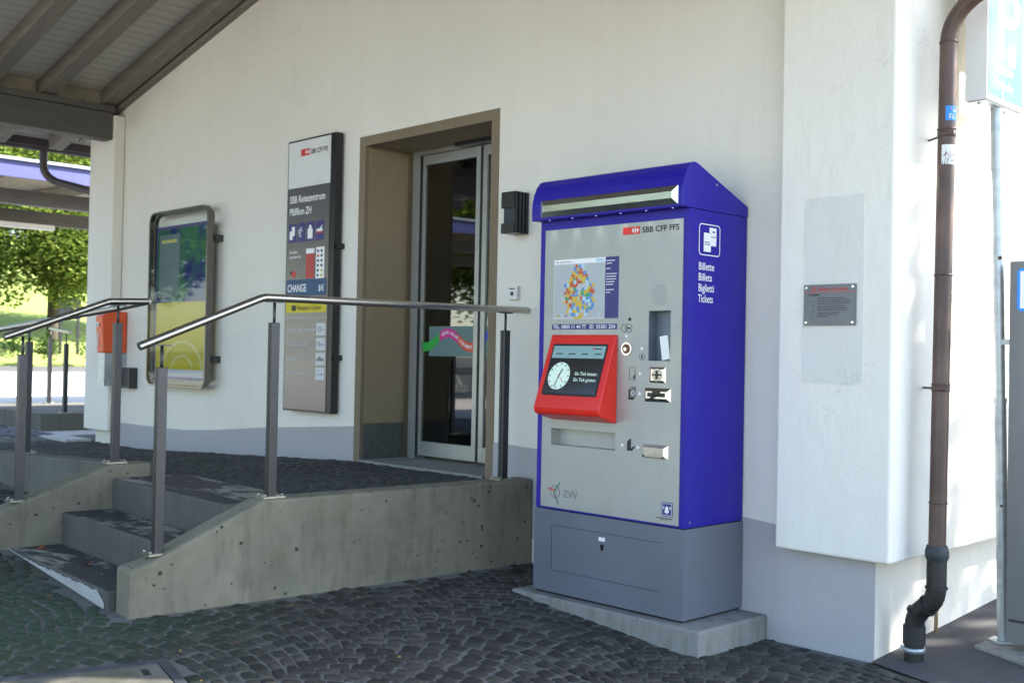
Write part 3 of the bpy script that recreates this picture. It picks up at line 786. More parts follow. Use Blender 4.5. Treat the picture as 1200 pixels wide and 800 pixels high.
# railway mark and lettering
def rail_mark(bm, F, x, y, h, mi):
    # a cross between two outward arrows
    c = h*.5; k = h*.30
    def q(pts): poly(bm, F, [(x+a*h, y+b*h) for a, b in pts], .0015, .0006, mi)
    q([(-.55, .0), (-.30, .26), (-.16, .26), (-.33, .07), (-.33, -.07), (-.16, -.26), (-.30, -.26)])
    q([(.55, .0), (.30, .26), (.16, .26), (.33, .07), (.33, -.07), (.16, -.26), (.30, -.26)][::-1])
    q([(-.33, -.045), (.33, -.045), (.33, .045), (-.33, .045)]); 
    q([(-.05, .046), (.05, .046), (.05, .30), (-.05, .30)]); q([(-.05, -.30), (.05, -.30), (.05, -.046), (-.05, -.046)])
bm = new_bm()
rect(bm, FP, -.437, 2.143, .117, .040, 0, 0); rail_mark(bm, FP, -.35, 2.163, .046, 1)
text(bm, FP, "SBB CFF FFS", -.305, 2.1475, .043, 0, .022, .245, 2)
obj('railway_logo', bm, ['redink', 'whiteink', 'ink'], pan)
# network map poster
bm = new_bm()
rect(bm, FP, -.944, 1.694, .487, .338, 0, 0, .0015)
rect(bm, FP, -.556, 1.6945, .098, .337, .0015, 1, .0008)
rect(bm, FP, -.94, 2.006, .383, .0235, .0015, 7, .0006)
rect(bm, FP, -.94, 1.70, .383, .302, .0015, 6, .0005)
rr_ = random.Random(11)
def blob(cx, cy, r, mi):
    n = 7; a0 = rr_.uniform(0, 1); poly(bm, FP, [(cx+r*rr_.uniform(.78, 1.15)*math.cos(a0+2*math.pi*i/n), cy+r*rr_.uniform(.78, 1.15)*math.sin(a0+2*math.pi*i/n)) for i in range(n)], .0021+rr_.uniform(0, .0003), .0004, mi)
cellr = .0128
for j in range(-8, 9):
    for i in range(-9, 10):
        u = (i+.5*(j % 2))*.0205; v = j*.018
        half = .122*math.sqrt(max(0, 1-((v+.0)/.150)**2))*(1.0 if v < .05 else .66)
        if abs(u) > half*rr_.uniform(.85, 1.1): continue
        mi = 8 if (abs(u-.005) < .018 and abs(v-.025) < .02) else rr_.choice([2, 2, 3, 3, 4, 5, 5, 8, 3, 9])
        blob(-.748+u+rr_.uniform(-.004, .004), 1.845+v+rr_.uniform(-.004, .004), cellr*rr_.uniform(.85, 1.15), mi)
for px_, mi in ((-.905, 3), (-.875, 9), (-.845, 10), (-.60, 9)): blob(px_, 1.712, .008, mi)
for j, wd in enumerate((.06, .04, 0, .03, 0, .075, .07, .072, .06, .05, 0, .055, .03)):
    if wd: rect(bm, FP, -.549, 2.008-.0145*j, wd, .004, .0024, 7, .0003)
rect(bm, FP, -.93, 2.014, .02, .006, .0022, 11, .0003); rect(bm, FP, -.90, 2.014, .09, .004, .0022, 11, .0003); rect(bm, FP, -.625, 2.008, .06, .018, .0022, 9, .0003)
obj('zone_map_poster', bm, ['paper', 'navy', flat('zone_red', c3(.52, .09, .03)), flat('zone_yellow', c3(.62, .42, .05)), flat('zone_green', c3(.05, .33, .12)), flat('zone_blue', c3(.10, .27, .55)), flat('map_ground', c3(.42, .45, .46)), 'whiteink', flat('zone_grey', c3(.5, .5, .5)), flat('pale_blue', c3(.45, .6, .72)), flat('magenta_dot', c3(.5, .05, .3)), 'greyink'], pan)
bm = new_bm(); rect(bm, FP, -.953, 1.634, .486, .031, 0, 0); text(bm, FP, "TEL. 0800 11 44 77   ID  03301 254", -.945, 1.6395, .030, .0012, .006, .465, 1)
obj('phone_number_strip', bm, ['navy', 'whiteink'], pan)
# speaker perforation
bm = new_bm()
for i in range(-9, 10):
    for j in range(-9, 10):
        if (i*i+j*j) <= 81: cyl(bm, (-.18+i*.0059, MY-.0058, 1.812+j*.0068), (0, -1, 0), .0017, .0005, 5)
obj('speaker_grille', bm, 'greyink', pan)
# red terminal
b = new_bm(); X0, X1 = -.945, -.459
tp = [(MY-.0062, 1.603), (MY-.016, 1.604), (MY-.150, 1.215), (MY-.156, 1.195), (MY-.152, 1.172), (MY-.140, 1.160), (MY-.0062, 1.122)]
prism(b, [(X0, y, z) for y, z in tp], (X1-X0, 0, 0)); term = obj('terminal', b, 'red', T, bevel=.007, seg=3)
s0 = Vector((0, MY-.016, 1.604)); s1 = Vector((0, MY-.150, 1.215)); dn = (s1-s0); SL = dn.length; dn.normalize()
upv = -dn; out = Vector((1, 0, 0)).cross(upv).normalized()
FT = Matrix((Vector((1, 0, 0)), upv, out)).transposed().to_4x4(); FT.translation = s1 + Vector((0, 0, 0))
b = new_bm(); rect(b, FT, -.905, SL*.13, .405, SL*.735, .0005, 0, .003, r=.01); scr = obj('screen_bezel', b, 'black', term)
SCD = emis('screen_dark', c3(.012, .014, .016), .3, .1); SCT = emis('screen_teal', c3(.24, .42, .46), .12, .15); SCW = emis('screen_white', c3(.55, .75, .70), .16, .2); SCK = flat('screen_ink', c3(.01, .03, .03), .2)
b = new_bm()
rect(b, FT, -.895, SL*.16, .385, SL*.50, .0036, 0, .0004); rect(b, FT, -.895, SL*.66, .385, SL*.175, .0036, 1, .0004)
cx_, cy_ = -.805, SL*.405; ph_ = [2*math.pi*i/40 for i in range(40)]
poly(b, FT, [(cx_+.080*math.cos(a), cy_+.080*math.sin(a)) for a in ph_], .0041, .0003, 2)
for i in range(12):
    a = 2*math.pi*i/12; ca_, sa_ = math.cos(a), math.sin(a)
    poly(b, FT, [(cx_+ca_*.064-sa_*.0035, cy_+sa_*.064+ca_*.0035), (cx_+ca_*.064+sa_*.0035, cy_+sa_*.064-ca_*.0035), (cx_+ca_*.075+sa_*.0035, cy_+sa_*.075-ca_*.0035), (cx_+ca_*.075-sa_*.0035, cy_+sa_*.075+ca_*.0035)], .0045, .0002, 3)
def hand(a, l0, l1, w_, mi=3):
    ca_, sa_ = math.cos(a), math.sin(a)
    poly(b, FT, [(cx_+ca_*l0+sa_*w_, cy_+sa_*l0-ca_*w_), (cx_+ca_*l1+sa_*w_, cy_+sa_*l1-ca_*w_), (cx_+ca_*l1-sa_*w_, cy_+sa_*l1+ca_*w_), (cx_+ca_*l0-sa_*w_, cy_+sa_*l0+ca_*w_)], .0046+.0002*mi/3, .0003, mi)
hand(R(-105), -.012, .070, .0032); hand(R(67), -.012, .045, .004); hand(R(-42), -.015, .058, .0015, 4)
text(b, FT, "Ein Tick besser.", -.690, SL*.42, .028, .0041, .004, .165, 2); text(b, FT, "Ein Tick grüner.", -.690, SL*.335, .028, .0041, .004, .165, 2)
for i, wd in enumerate((.055, .05, .048, .045)): rect(b, FT, -.87+.098*i, SL*.715, wd, .006, .0041, 3, .0002); rect(b, FT, -.87+.098*i, SL*.69, wd*.7, .003, .0041, 5, .0002)
rect(b, FT, -.60, SL*.785, .012, .012, .0041, 4, .0002); rect(b, FT, -.586, SL*.788, .05, .006, .0041, 3, .0002); rect(b, FT, -.885, SL*.79, .05, .006, .0041, 5, .0002)
obj('screen', b, [SCD, SCT, SCW, SCK, 'redink', flat('screen_grey', c3(.2, .3, .32), .2)], scr)
# right-hand controls
def disc(bm, x, z, r, t, mi=0, n=24, y=MY-.0062): cyl(bm, (x, y, z), (0, -1, 0), r, t, n, mi=mi)
b = new_bm(); disc(b, -.396, 1.529, .036, .006, 0); disc(b, -.396, 1.529, .026, .008, 1); disc(b, -.402, 1.527, .010, .010, 2); obj('card_reader_dial', b, ['chrome', paint('copper_dark', c3(.13, .06, .045), .35, .5), 'chrome'], T, bevel=.002)
b = new_bm(); disc(b, -.379, 1.687, .0095, .002); obj('camera_eye', b, 'ink', T)
b = new_bm(); ring(b, FP, -.415, 1.640, .022, .0195); ring(b, FP, -.385, 1.640, .024, .0215); rect(b, FP, -.398, 1.636, .024, .008)
for cx2, cz2 in ((-.398, 1.597), (-.29, 1.531), (-.30, 1.398), (-.30, 1.292), (-.413, 1.011), (-.305, 1.007)):
    poly(b, FP, [(cx2-.009, cz2-.011), (cx2+.010, cz2), (cx2-.009, cz2+.011)], 0, .0008, 1)
rect(b, FP, -.374, 1.363, .040, .002); rect(b, FP, -.374, 1.430, .040, .002); rect(b, FP, -.374, 1.363, .002, .068); rect(b, FP, -.336, 1.363, .002, .068); poly(b, FP, [(-.352, 1.378), (-.338, 1.366), (-.338, 1.392)])
rect(b, FP, -.378, 1.258, .038, .055, .0, 0); rect(b, FP, -.366, 1.27, .038, .055, .0012, 2); ring(b, FP, -.347, 1.293, .012, .009, .0026, mi=1); rect(b, FP, -.362, 1.325, .034, .002); 
ring(b, FP, -.29, 1.487, .019, .017); rect(b, FP, -.296, 1.479, .010, .016)
poly(b, FP, [(-.382, .985), (-.348, .985), (-.325, 1.008), (-.333, 1.012), (-.355, .998), (-.355, 1.052), (-.382, 1.035)])
obj('pictograms', b, ['ink', 'whiteink', 'greyink'], pan)
b = new_bm(); F = Matrix.Translation((-.237, MY-.0062, 1.352)) @ Matrix.Rotation(R(90), 4, 'X'); bevelled(b, F, 0, 0, .106, .083, .006, .012)
cyl(b, (-.184, MY-.012, 1.394), (0, -1, 0), .033, .003, 20, mi=1); box(b, -.215, -.153, MY-.018, MY-.012, 1.390, 1.398, mi=2); box(b, -.190, -.178, MY-.019, MY-.012, 1.372, 1.417, mi=2)
obj('coin_slot', b, ['chrome', 'steel', 'black'], T)
b = new_bm(); F = Matrix.Translation((-.268, MY-.0062, 1.252)) @ Matrix.Rotation(R(90), 4, 'X'); bevelled(b, F, 0, 0, .173, .073, .014, .018)
box(b, -.238, -.125, MY-.023, MY-.020, 1.279, 1.300, mi=1); box(b, -.208, -.155, MY-.0225, MY-.020, 1.300, 1.309, mi=1)
prism(b, [(-.225, MY-.0225, 1.268), (-.205, MY-.0225, 1.268), (-.17, MY-.04, 1.294), (-.18, MY-.04, 1.296)], (0, -.002, 0), 0)
obj('card_slot', b, ['chrome', 'black'], T)
b = new_bm(); F = Matrix.Translation((-.273, MY-.0062, .957)) @ Matrix.Rotation(R(90), 4, 'X'); bevelled(b, F, 0, 0, .167, .072, .024, .016)
box(b, -.262, -.12, MY-.0265, MY-.0225, .963, .985, mi=1); box(b, -.245, -.13, MY-.030, MY-.026, .965, .979, mi=2)
obj('coin_return', b, ['chrome', 'black', 'steel'], T)
# transport association mark, alarm label
b = new_bm(); ring(b, FP, -.905, .713, .037, .033, mi=0)
def bar(b, p, q, w_, mi, z=.001): 
    p, q = Vector(p), Vector(q); n_ = Vector((-(q-p).y, (q-p).x)).normalized()*w_
    poly(b, FP, [tuple(p-n_), tuple(q-n_), tuple(q+n_), tuple(p+n_)], z, .0006, mi)
bar(b, (-.912, .710), (-.870, .765), .0045, 1); bar(b, (-.958, .728), (-.905, .722), .004, 2, .0018); bar(b, (-.915, .708), (-.875, .643), .004, 0, .0024)
text(b, FP, "ZVV", -.845, .688, .058, 0, 0, .112, 0)
obj('transport_logo', b, ['greyink', 'greenink', 'redink'], pan)
b = new_bm(); rect(b, FP, -.145, .664, .075, .072, 0, 0, r=.006); rect(b, FP, -.140, .669, .065, .002, .0012, 1); rect(b, FP, -.140, .729, .065, .002, .0012, 1); rect(b, FP, -.140, .671, .002, .058, .0012, 1); rect(b, FP, -.077, .671, .002, .058, .0012, 1)
poly(b, FP, [(-.125, .684), (-.091, .684), (-.097, .694), (-.099, .708), (-.104, .716), (-.112, .716), (-.117, .708), (-.119, .694)], .0013, .0006, 1)
cyl(b, (-.108, MY-.008, .682), (0, -1, 0), .005, .001, 10, mi=1)
for sx in (-1, 1):
    for k2 in (.018, .024): rect(b, FP, -.108+sx*k2-.001, .700, .002, .016, .0013, 1)
rect(b, FP, -.175, .650, .105, .0045, 0, 2); rect(b, FP, -.15, .643, .05, .002, 0, 2)
obj('alarm_label', b, ['navy', 'whiteink', 'ink'], pan)
# pictogram and words on the flank
FS = fr_side(.0, 0, 0)
b = new_bm(); zs_ = .0
def rr_outline(b, F, x, y, w_, h_, t, mi, z=0):
    r = .022; n_ = 6; o_, i_ = [], []
    for cx, cy, a0 in ((x+w_-r, y+r, -90), (x+w_-r, y+h_-r, 0), (x+r, y+h_-r, 90), (x+r, y+r, 180)):
        for k in range(n_): a = R(a0+90*k/(n_-1)); o_.append((cx+r*math.cos(a), cy+r*math.sin(a))); i_.append((cx+(r-t)*math.cos(a), cy+(r-t)*math.sin(a)))
    for k in range(len(o_)): k1 = (k+1) % len(o_); poly(b, F, [o_[k], o_[k1], i_[k1], i_[k]], z, .0006, mi)
rr_outline(b, FS, -.452, 2.022, .187, .165, .005, 0)
rect(b, FS, -.362, 2.075, .062, .095, 0, 0); rect(b, FS, -.412, 2.042, .062, .098, .0014, 0); rect(b, FS, -.414, 2.040, .066, .102, .0008, 1, .0005)
rect(b, FS, -.405, 2.09, .045, .004, .0028, 1); rect(b, FS, -.405, 2.078, .045, .004, .0028, 1); rect(b, FS, -.348, 2.12, .04, .004, .0014, 1); rect(b, FS, -.335, 2.145, .02, .008, .0014, 1)
for i, (wd_, wl) in enumerate((("Billette", .135), ("Billets", .115), ("Biglietti", .135), ("Tickets", .13))): text(b, FS, wd_, -.452, 1.945-.056*i, .057, -.0004, .006, wl, 0)
obj('flank_lettering', b, ['whiteink', 'navy'], cab)
b = new_bm(); cyl(b, (-.001, -.49, .64), (1, 0, 0), .006, .002, 8); cyl(b, (.003, -.31, 2.40), (1, 0, 0), .006, .004, 8); split_obj('rivet', b, 'chrome', cab)

# concrete pad below the machine
b = new_bm(); prism(b, [(-1.18, -.605, -.1), (.155, -.605, -.1), (.165, -.012, -.1), (-1.18, -.012, -.1)], (0, 0, .229))
tag(obj('concrete_pad', b, 'pad', bevel=.014, seg=3), 'low concrete plinth slab carrying the ticket machine', 'concrete base')

# ------------------------------------------------------------------ things on the facade
# advertising case
def rounded_frame(b, x0, x1, z0, z1, r, t, y0, y1, mi=0):
    o_, i_ = [], []
    for cx, cz, a0 in ((x1-r, z0+r, -90), (x1-r, z1-r, 0), (x0+r, z1-r, 90), (x0+r, z0+r, 180)):
        for k in range(6): a = R(a0+18*k); o_.append((cx+r*math.cos(a), cz+r*math.sin(a))); i_.append((cx+max(r-t, .001)*math.cos(a), cz+max(r-t, .001)*math.sin(a)))
    n_ = len(o_)
    for k in range(n_):
        k1 = (k+1) % n_; prism(b, [(o_[k][0], y0, o_[k][1]), (o_[k1][0], y0, o_[k1][1]), (i_[k1][0], y0, i_[k1][1]), (i_[k][0], y0, i_[k][1])], (0, y1-y0, 0), mi)
    bmesh.ops.remove_doubles(b, verts=b.verts, dist=1e-4)
A = thing('poster_case', 'glazed steel poster case with rounded corners and blue and yellow poster', 'poster case', (-6.15, -.05, 1.1))
b = new_bm(); rounded_frame(b, -6.76, -5.62, 1.13, 2.80, .10, .020, -.155, -.105); rounded_frame(b, -6.74, -5.64, 1.15, 2.78, .09, .02, -.105, -.075); obj('frame', b, 'dsteel2', A)
def poster():
    n = N('poster_print', .7, 0, .1)
    g = n.noise(1.5, 6, .6, n.pos((1.3, 1, .9)), 1.2)
    top_ = n.mix(c3(.018, .028, .14), c3(.05, .16, .07), n.ramp(g, [(.46, 0.0), (.60, 1.0)]))
    top_ = n.mix(top_, c3(.12, .18, .24), n.ramp(n.noise(3, 6, .6), [(.60, 0.0), (.75, .7)]))
    sep = n.t.nodes.new('ShaderNodeSeparateXYZ'); n.l(n.pos(), sep.inputs[0])
    bot = n.mix(c3(.50, .33, .002), c3(.42, .38, .004), n.noise(3, 6, .6, None, 1.0))
    n.color(n.mix(bot, top_, n.math('GREATER_THAN', sep.outputs[2], 1.93))); return n.m
b = new_bm(); box(b, -6.70, -5.68, -.098, -.085, 1.20, 2.66)
obj('poster', b, poster(), A)
b = new_bm(); box(b, -6.70, -5.68, -.101, -.0985, 2.63, 2.66); box(b, -6.70, -5.68, -.101, -.0985, 1.20, 1.225); box(b, -5.705, -5.68, -.101, -.0985, 1.225, 2.63); box(b, -6.70, -6.68, -.101, -.0985, 1.225, 2.63); obj('poster_border', b, 'navy', A)
b = new_bm(); FA = fr_front(0, -.0985, 0)
for i in range(24):
    a0_, a1_ = math.pi*i/24, math.pi*(i+1)/24
    for ro, ri, mi in ((.40, .365, 0), (.22, .195, 0)):
        pts = [(-6.15+ro*math.cos(a0_), 1.27+ro*math.sin(a0_)*.75), (-6.15+ro*math.cos(a1_), 1.27+ro*math.sin(a1_)*.75), (-6.15+ri*math.cos(a1_), 1.27+ri*math.sin(a1_)*.75), (-6.15+ri*math.cos(a0_), 1.27+ri*math.sin(a0_)*.75)]
        poly(b, FA, pts, 0, .0008, mi)
rect(b, FA, -6.62, 1.225, .88, .07, 0, 1, .001)
rect(b, FA, -6.64, 1.98, .40, .60, 0, 2, .0008); rect(b, FA, -6.60, 2.50, .30, .03, .001, 0, .0004)
obj('poster_artwork', b, [flat('pale_arc', c3(.52, .45, .12), .6), flat('grey_strip', c3(.35, .36, .40), .4), flat('grey_green_sheet', c3(.11, .16, .16), .6)], A)
b = new_bm(); box(b, -6.73, -5.65, -.150, -.144, 1.16, 2.77); obj('glass_pane', b, 'adglass', A)
b = new_bm()
for z in (1.40, 2.50):
    for x in (-6.60, -5.66): box(b, x-.02, x+.05, -.085, -.001, z-.03, z+.03)
split_obj('wall_bracket', b, 'dsteel', A)
# information board
I = thing('information_board', 'tall slim steel information board with dark edge, travel centre lettering and pictograms', 'sign board', (-4.13, -.04, 1.0))
def gradsteel():
    n = N('board_satin', .3, .8); n.color(c3(.19, .185, .19)); n.bump(n.noise(40, 3, .5, n.pos((.2, 1, 8))), .05, .002); return n.m
M['boardsat'] = gradsteel()
b = new_bm(); box(b, -4.44, -3.765, -.085, -.02, 1.0, 3.215); obj('board_case', b, 'black', I, bevel=.004)
b = new_bm(); box(b, -4.425, -3.83, -.089, -.0855, 1.015, 2.82); obj('satin_panel', b, 'boardsat', I)
b = new_bm(); box(b, -4.425, -3.83, -.089, -.0855, 2.822, 3.20); obj('white_panel', b, 'signwhite', I)
b = new_bm(); box(b, -3.78, -3.74, -.07, -.001, 2.30, 2.34); box(b, -3.78, -3.74, -.07, -.001, 1.42, 1.46); box(b, -4.3, -3.9, -.02, -.001, 1.2, 3.0); split_obj('wall_bracket', b, 'black', I)
FI = fr_front(0, -.0892, 0); b = new_bm()
rect(b, FI, -4.245, 3.075, .125, .055, 0, 0); rail_mark(b, FI, -4.155, 3.1025, .060, 1); text(b, FI, "SBB CFF FFS", -4.105, 3.08, .055, 0, .018, .235, 2)
PR = ['redink', 'whiteink', 'ink', 'navy', flat('soft_red', c3(.45, .05, .05)), flat('sign_yellow', c3(.62, .50, .01)), flat('change_blue', c3(.02, .07, .16)), flat('pale_print', c3(.55, .56, .58)), 'greyink']
obj('railway_logo', b, PR, I); b = new_bm()
text(b, FI, "SBB Reisezentrum", -4.395, 2.70, .082, 0, .012, .50, 1); text(b, FI, "Pfäffikon ZH", -4.395, 2.60, .082, 0, .012, .31, 1)
obj('title_lettering', b, PR, I); b = new_bm()
for i in range(4):
    x = -4.40+.130*i; rect(b, FI, x, 2.375, .108, .155, 0, 3)
rect(b, FI, -4.385, 2.40, .045, .07, .0013, 1); rect(b, FI, -4.355, 2.43, .045, .075, .0018, 1)
for dx, dz in ((0, .045), (.025, .06), (.01, .015)): text(b, FI, "$" if dx == 0 else "%", -4.26+dx, 2.40+dz, .05, .0013, .01, None, 1)
poly(b, FI, [(-4.125, 2.395), (-4.055, 2.395), (-4.055, 2.47), (-4.075, 2.485), (-4.075, 2.505), (-4.105, 2.505), (-4.105, 2.485), (-4.125, 2.47)], .0013, .0006, 1)
rect(b, FI, -4.0, 2.43, .085, .012, .0013, 0); rect(b, FI, -4.0, 2.445, .085, .022, .0013, 1); poly(b, FI, [(-3.96, 2.467), (-3.93, 2.467), (-3.92, 2.497)], .0013, .0006, 1)
obj('pictograms', b, PR, I); b = new_bm()
text(b, FI, "Die Bahn", -4.385, 2.285, .032, 0, .006, None, 1); text(b, FI, "verbindet Sie", -4.385, 2.245, .032, 0, .006, None, 1)
poly(b, FI, [(-4.38, 2.13), (-4.34, 2.10), (-4.30, 2.10), (-4.33, 2.14)], 0, .001, 2); poly(b, FI, [(-4.35, 2.095), (-4.30, 2.085), (-4.28, 2.13), (-4.33, 2.14)], .0012, .001, 0)
rect(b, FI, -4.14, 2.075, .115, .20, 0, 4); rect(b, FI, -4.14, 2.275, .115, .04, 0, 1); rect(b, FI, -4.00, 2.07, .115, .25, 0, 1)
rc = random.Random(5)
for j in range(6):
    for i in range(2): rect(b, FI, -3.985+.05*i, 2.085+.039*j, .026, .02, .0013, rc.choice([0, 3, 5, 2, 6, 2]), .0005)
obj('notice_print', b, PR, I); b = new_bm()
rect(b, FI, -4.43+.012, 1.905+.03, .57, .135, 0, 6); text(b, FI, "CHANGE", -4.40, 1.97, .088, .0013, .016, .27, 1); text(b, FI, "$€", -3.96, 1.97, .07, .0013, .01, None, 1)
rect(b, FI, -4.418, 1.80, .57, .11, 0, 5); rect(b, FI, -4.33, 1.815, .06, .045, .0013, 2); text(b, FI, "Western Union", -4.255, 1.82, .055, .0013, .012, .34, 2)
obj('exchange_banner', b, PR, I); b = new_bm()
for i, (tx_, wl) in enumerate((("Change International", .40), ("Ticketverkauf", .30), ("Reisebüro", .19), ("World Travel Service", .31))):
    z = 1.66-.118*i
    text(b, FI, tx_, -4.40, z-.01, .045, 0, .008, wl, 7); rect(b, FI, -3.975, z-.045, .125, .098, 0, 7)
    if i == 0: ring(b, FI, -3.925, z+.004, .022, .014, .0013, mi=8); rect(b, FI, -3.905, z+.0, .035, .006, .0013, 8)
    if i == 1: ring(b, FI, -3.935, z+.004, .02, .012, .0013, mi=8); rect(b, FI, -3.915, z-.004, .05, .008, .0013, 8)
    if i == 2: poly(b, FI, [(-3.965, z-.012), (-3.865, z-.012), (-3.865, z+.006), (-3.90, z+.012), (-3.925, z+.03), (-3.945, z+.008), (-3.96, z+.006)], .0013, .0005, 8)
    if i == 3: rect(b, FI, -3.965, z-.004, .09, .005, .0013, 8); rect(b, FI, -3.89, z-.01, .012, .018, .0013, 8)
rect(b, FI, -4.42, 1.755, .58, .003, 0, 7)
obj('service_list', b, PR, I)
# emergency phone on the far pier
P = thing('emergency_phone', 'orange emergency phone housing over a grey box beside the far corner pier', 'phone', (-7.75, -.2, 1.1))
b = new_bm(); prism(b, [(-7.655, -.004, 1.435), (-7.655, -.25, 1.435), (-7.655, -.275, 1.80), (-7.655, -.21, 1.86), (-7.655, -.004, 1.86)], (.155, 0, 0)); hs = obj('housing', b, 'phoneorange', P, bevel=.012)
b = new_bm(); FPn = fr_front(0, -.278, 0); rect(b, FPn, -7.63, 1.70, .07, .045, 0, 0, .003); rect(b, FPn, -7.62, 1.50, .02, .14, -.016, 1, .003); rect(b, FPn, -7.615, 1.71, .03, .02, .003, 2, .001); obj('label', b, ['paper', 'patch', 'navy'], hs)
b = new_bm(); box(b, -7.645, -7.505, -.235, -.004, 1.10, 1.433); obj('lower_box', b, 'galv', P, bevel=.008)
b = new_bm(); box(b, -7.44, -7.25, -.09, -.001, 1.08, 1.29); tag(obj('junction_box', b, 'dsteel', bevel=.01), 'small dark junction box beside the orange phone', 'junction box')
# wall lamp, key switch
Lm = thing('wall_lamp', 'small black fluted loudspeaker-shaped wall lamp right of the door', 'wall lamp', (-1.73, -.01, 2.27))
b = new_bm(); box(b, -1.82, -1.70, -.135, -.002, 2.445, 2.55); box(b, -1.82, -1.70, -.135, -.002, 2.28, 2.345); split_obj('housing', b, 'black', Lm, bevel=.006)
b = new_bm()
for i in range(4): box(b, -1.699, -1.690-.0, -.130+.032*i, -.130+.032*i+.02, 2.28, 2.55)
obj('fins', b, 'black', Lm, bevel=.003)
b = new_bm(); box(b, -1.812, -1.70, -.118, -.002, 2.3455, 2.4445); obj('lens', b, 'bluedark', Lm)
K = thing('key_switch', 'small grey key switch on the wall between door and ticket machine', 'switch', (-1.80, -.01, 1.85))
b = new_bm(); box(b, -1.855, -1.765, -.03, -.001, 1.853, 1.940); obj('plate', b, 'signwhite', K, bevel=.004)
b = new_bm(); cyl(b, (-1.81, -.0305, 1.892), (0, -1, 0), .014, .004, 16); rect(b, fr_front(0, -.0305, 0), -1.835, 1.92, .05, .008, 0); obj('cylinder', b, 'dsteel', K)
# plaque
Q = thing('plaque', 'small grey metal plaque with red heading on the right corner pier', 'plaque', (.57, -.125, 1.66))
b = new_bm(); box(b, .428, .716, -.134, -.130, 1.662, 1.868); pl_ = obj('plate', b, paint('plaque_grey', c3(.13, .135, .15), .35, .5, .03, 4), Q)
for x in (.443, .700):
    for z in (1.677, 1.853): b = new_bm(); cyl(b, (x, -.1235, z), (0, -1, 0), .006, .0145, 12); obj('screw', b, 'chrome', Q)
FQ = fr_front(0, -.1345, 0); b = new_bm()
rect(b, FQ, .429, 1.828, .286, .0025, 0, 0, .0006); text(b, FQ, "Pfäffiker Kulturpfad", .505, 1.839, .018, 0, .01, .165, 0)
for i, (a_, c_) in enumerate(((.474, 1.836), (.486, 1.836), (.480, 1.843), (.474, 1.850), (.488, 1.850))): rect(b, FQ, a_, c_, .007, .006, 0, 0, .0006)
text(b, FQ, "9  Bahnhof", .455, 1.812, .014, 0, .012, None, 1)
for j in range(10):
    if j in (2, 5): pass
    wd = (.16, .175, .19, .18, .15, .17, .165, .13, .12, .06)[j]; rect(b, FQ, .505, 1.797-.0095*j-(.003 if j > 3 else 0)-(.003 if j > 6 else 0), wd, .0035, 0, 2, .0005)
for j in (2, 4, 7, 9): rect(b, FQ, .474, 1.797-.0095*j, .014, .0035, 0, 2, .0005)
obj('engraved_text', b, ['redink', 'ink', flat('engraving', c3(.045, .045, .05))], pl_)

# ------------------------------------------------------------------ corner downpipe
Dp = thing('downpipe', 'brown rain downpipe at the right corner with black cast foot and stickers', 'drainpipe', (1.0, .13, 0))
b = new_bm(); tube(b, [(1.03, .113, .56), (1.03, .163, 3.02)]+arc((1.03, .163, 3.06), (1.035, .165, 3.23), (1.25, .16, 3.30), 8)+[(1.42, .16, 3.42), (1.50, .16, 3.52), (1.55, .16, 3.90)], .041, 20); pp = obj('pipe', b, 'brownpipe', Dp, smooth=True)
b = new_bm()
for z in (3.06, 2.63, 1.914, 1.38, .806):
    yy = .113+(z-.56)*.05/2.46; tube(b, [(1.03, yy, z-.004), (1.03, yy, z+.004)], .0445, 20)
for z in (2.605, 1.36):
    yy = .113+(z-.56)*.05/2.46; tube(b, [(1.03, yy, z-.014), (1.03, yy, z+.014)], .0435, 20); tube(b, [(1.01, yy+.01, z), (.90, yy+.09, z)], .006, 8); box(b, 1.07, 1.085, yy-.045, yy-.038, z-.010, z+.010)
split_obj('pipe_clip', b, 'brownpipe', Dp)
b = new_bm(); tube(b, [(1.03, .114, .525), (1.03, .114, .545), (1.03, .114, .572), (1.03, .114, .60)], [.047, .056, .056, .048], 20); obj('collar', b, 'collar', Dp, smooth=True)
b = new_bm(); tube(b, [(1.03, .113, .53), (1.03, .113, .42)]+arc((1.03, .113, .41), (1.03, .114, .33), (.985, .118, .30), 5)+arc((.965, .12, .285), (.915, .125, .245), (.915, .126, .18), 5)+[(.915, .126, -.02)], .047, 20)
tube(b, [(1.03, .113, .40), (1.03, .113, .39)], .053, 20); tube(b, [(.915, .126, .19), (.915, .126, .10)], .054, 20); tube(b, [(.990, .117, .303), (.982, .118, .298)], .0535, 20); tube(b, [(.935, .122, .262), (.930, .123, .252)], .0535, 20)
obj('cast_foot', b, 'blackpipe', Dp, smooth=True)
b = new_bm(); tube(b, [(.915, .126, .085), (.915, .126, .060)], .052, 20); box(b, .85, .87, .11, .14, .062, .083); obj('hose_clamp', b, 'galv', Dp)
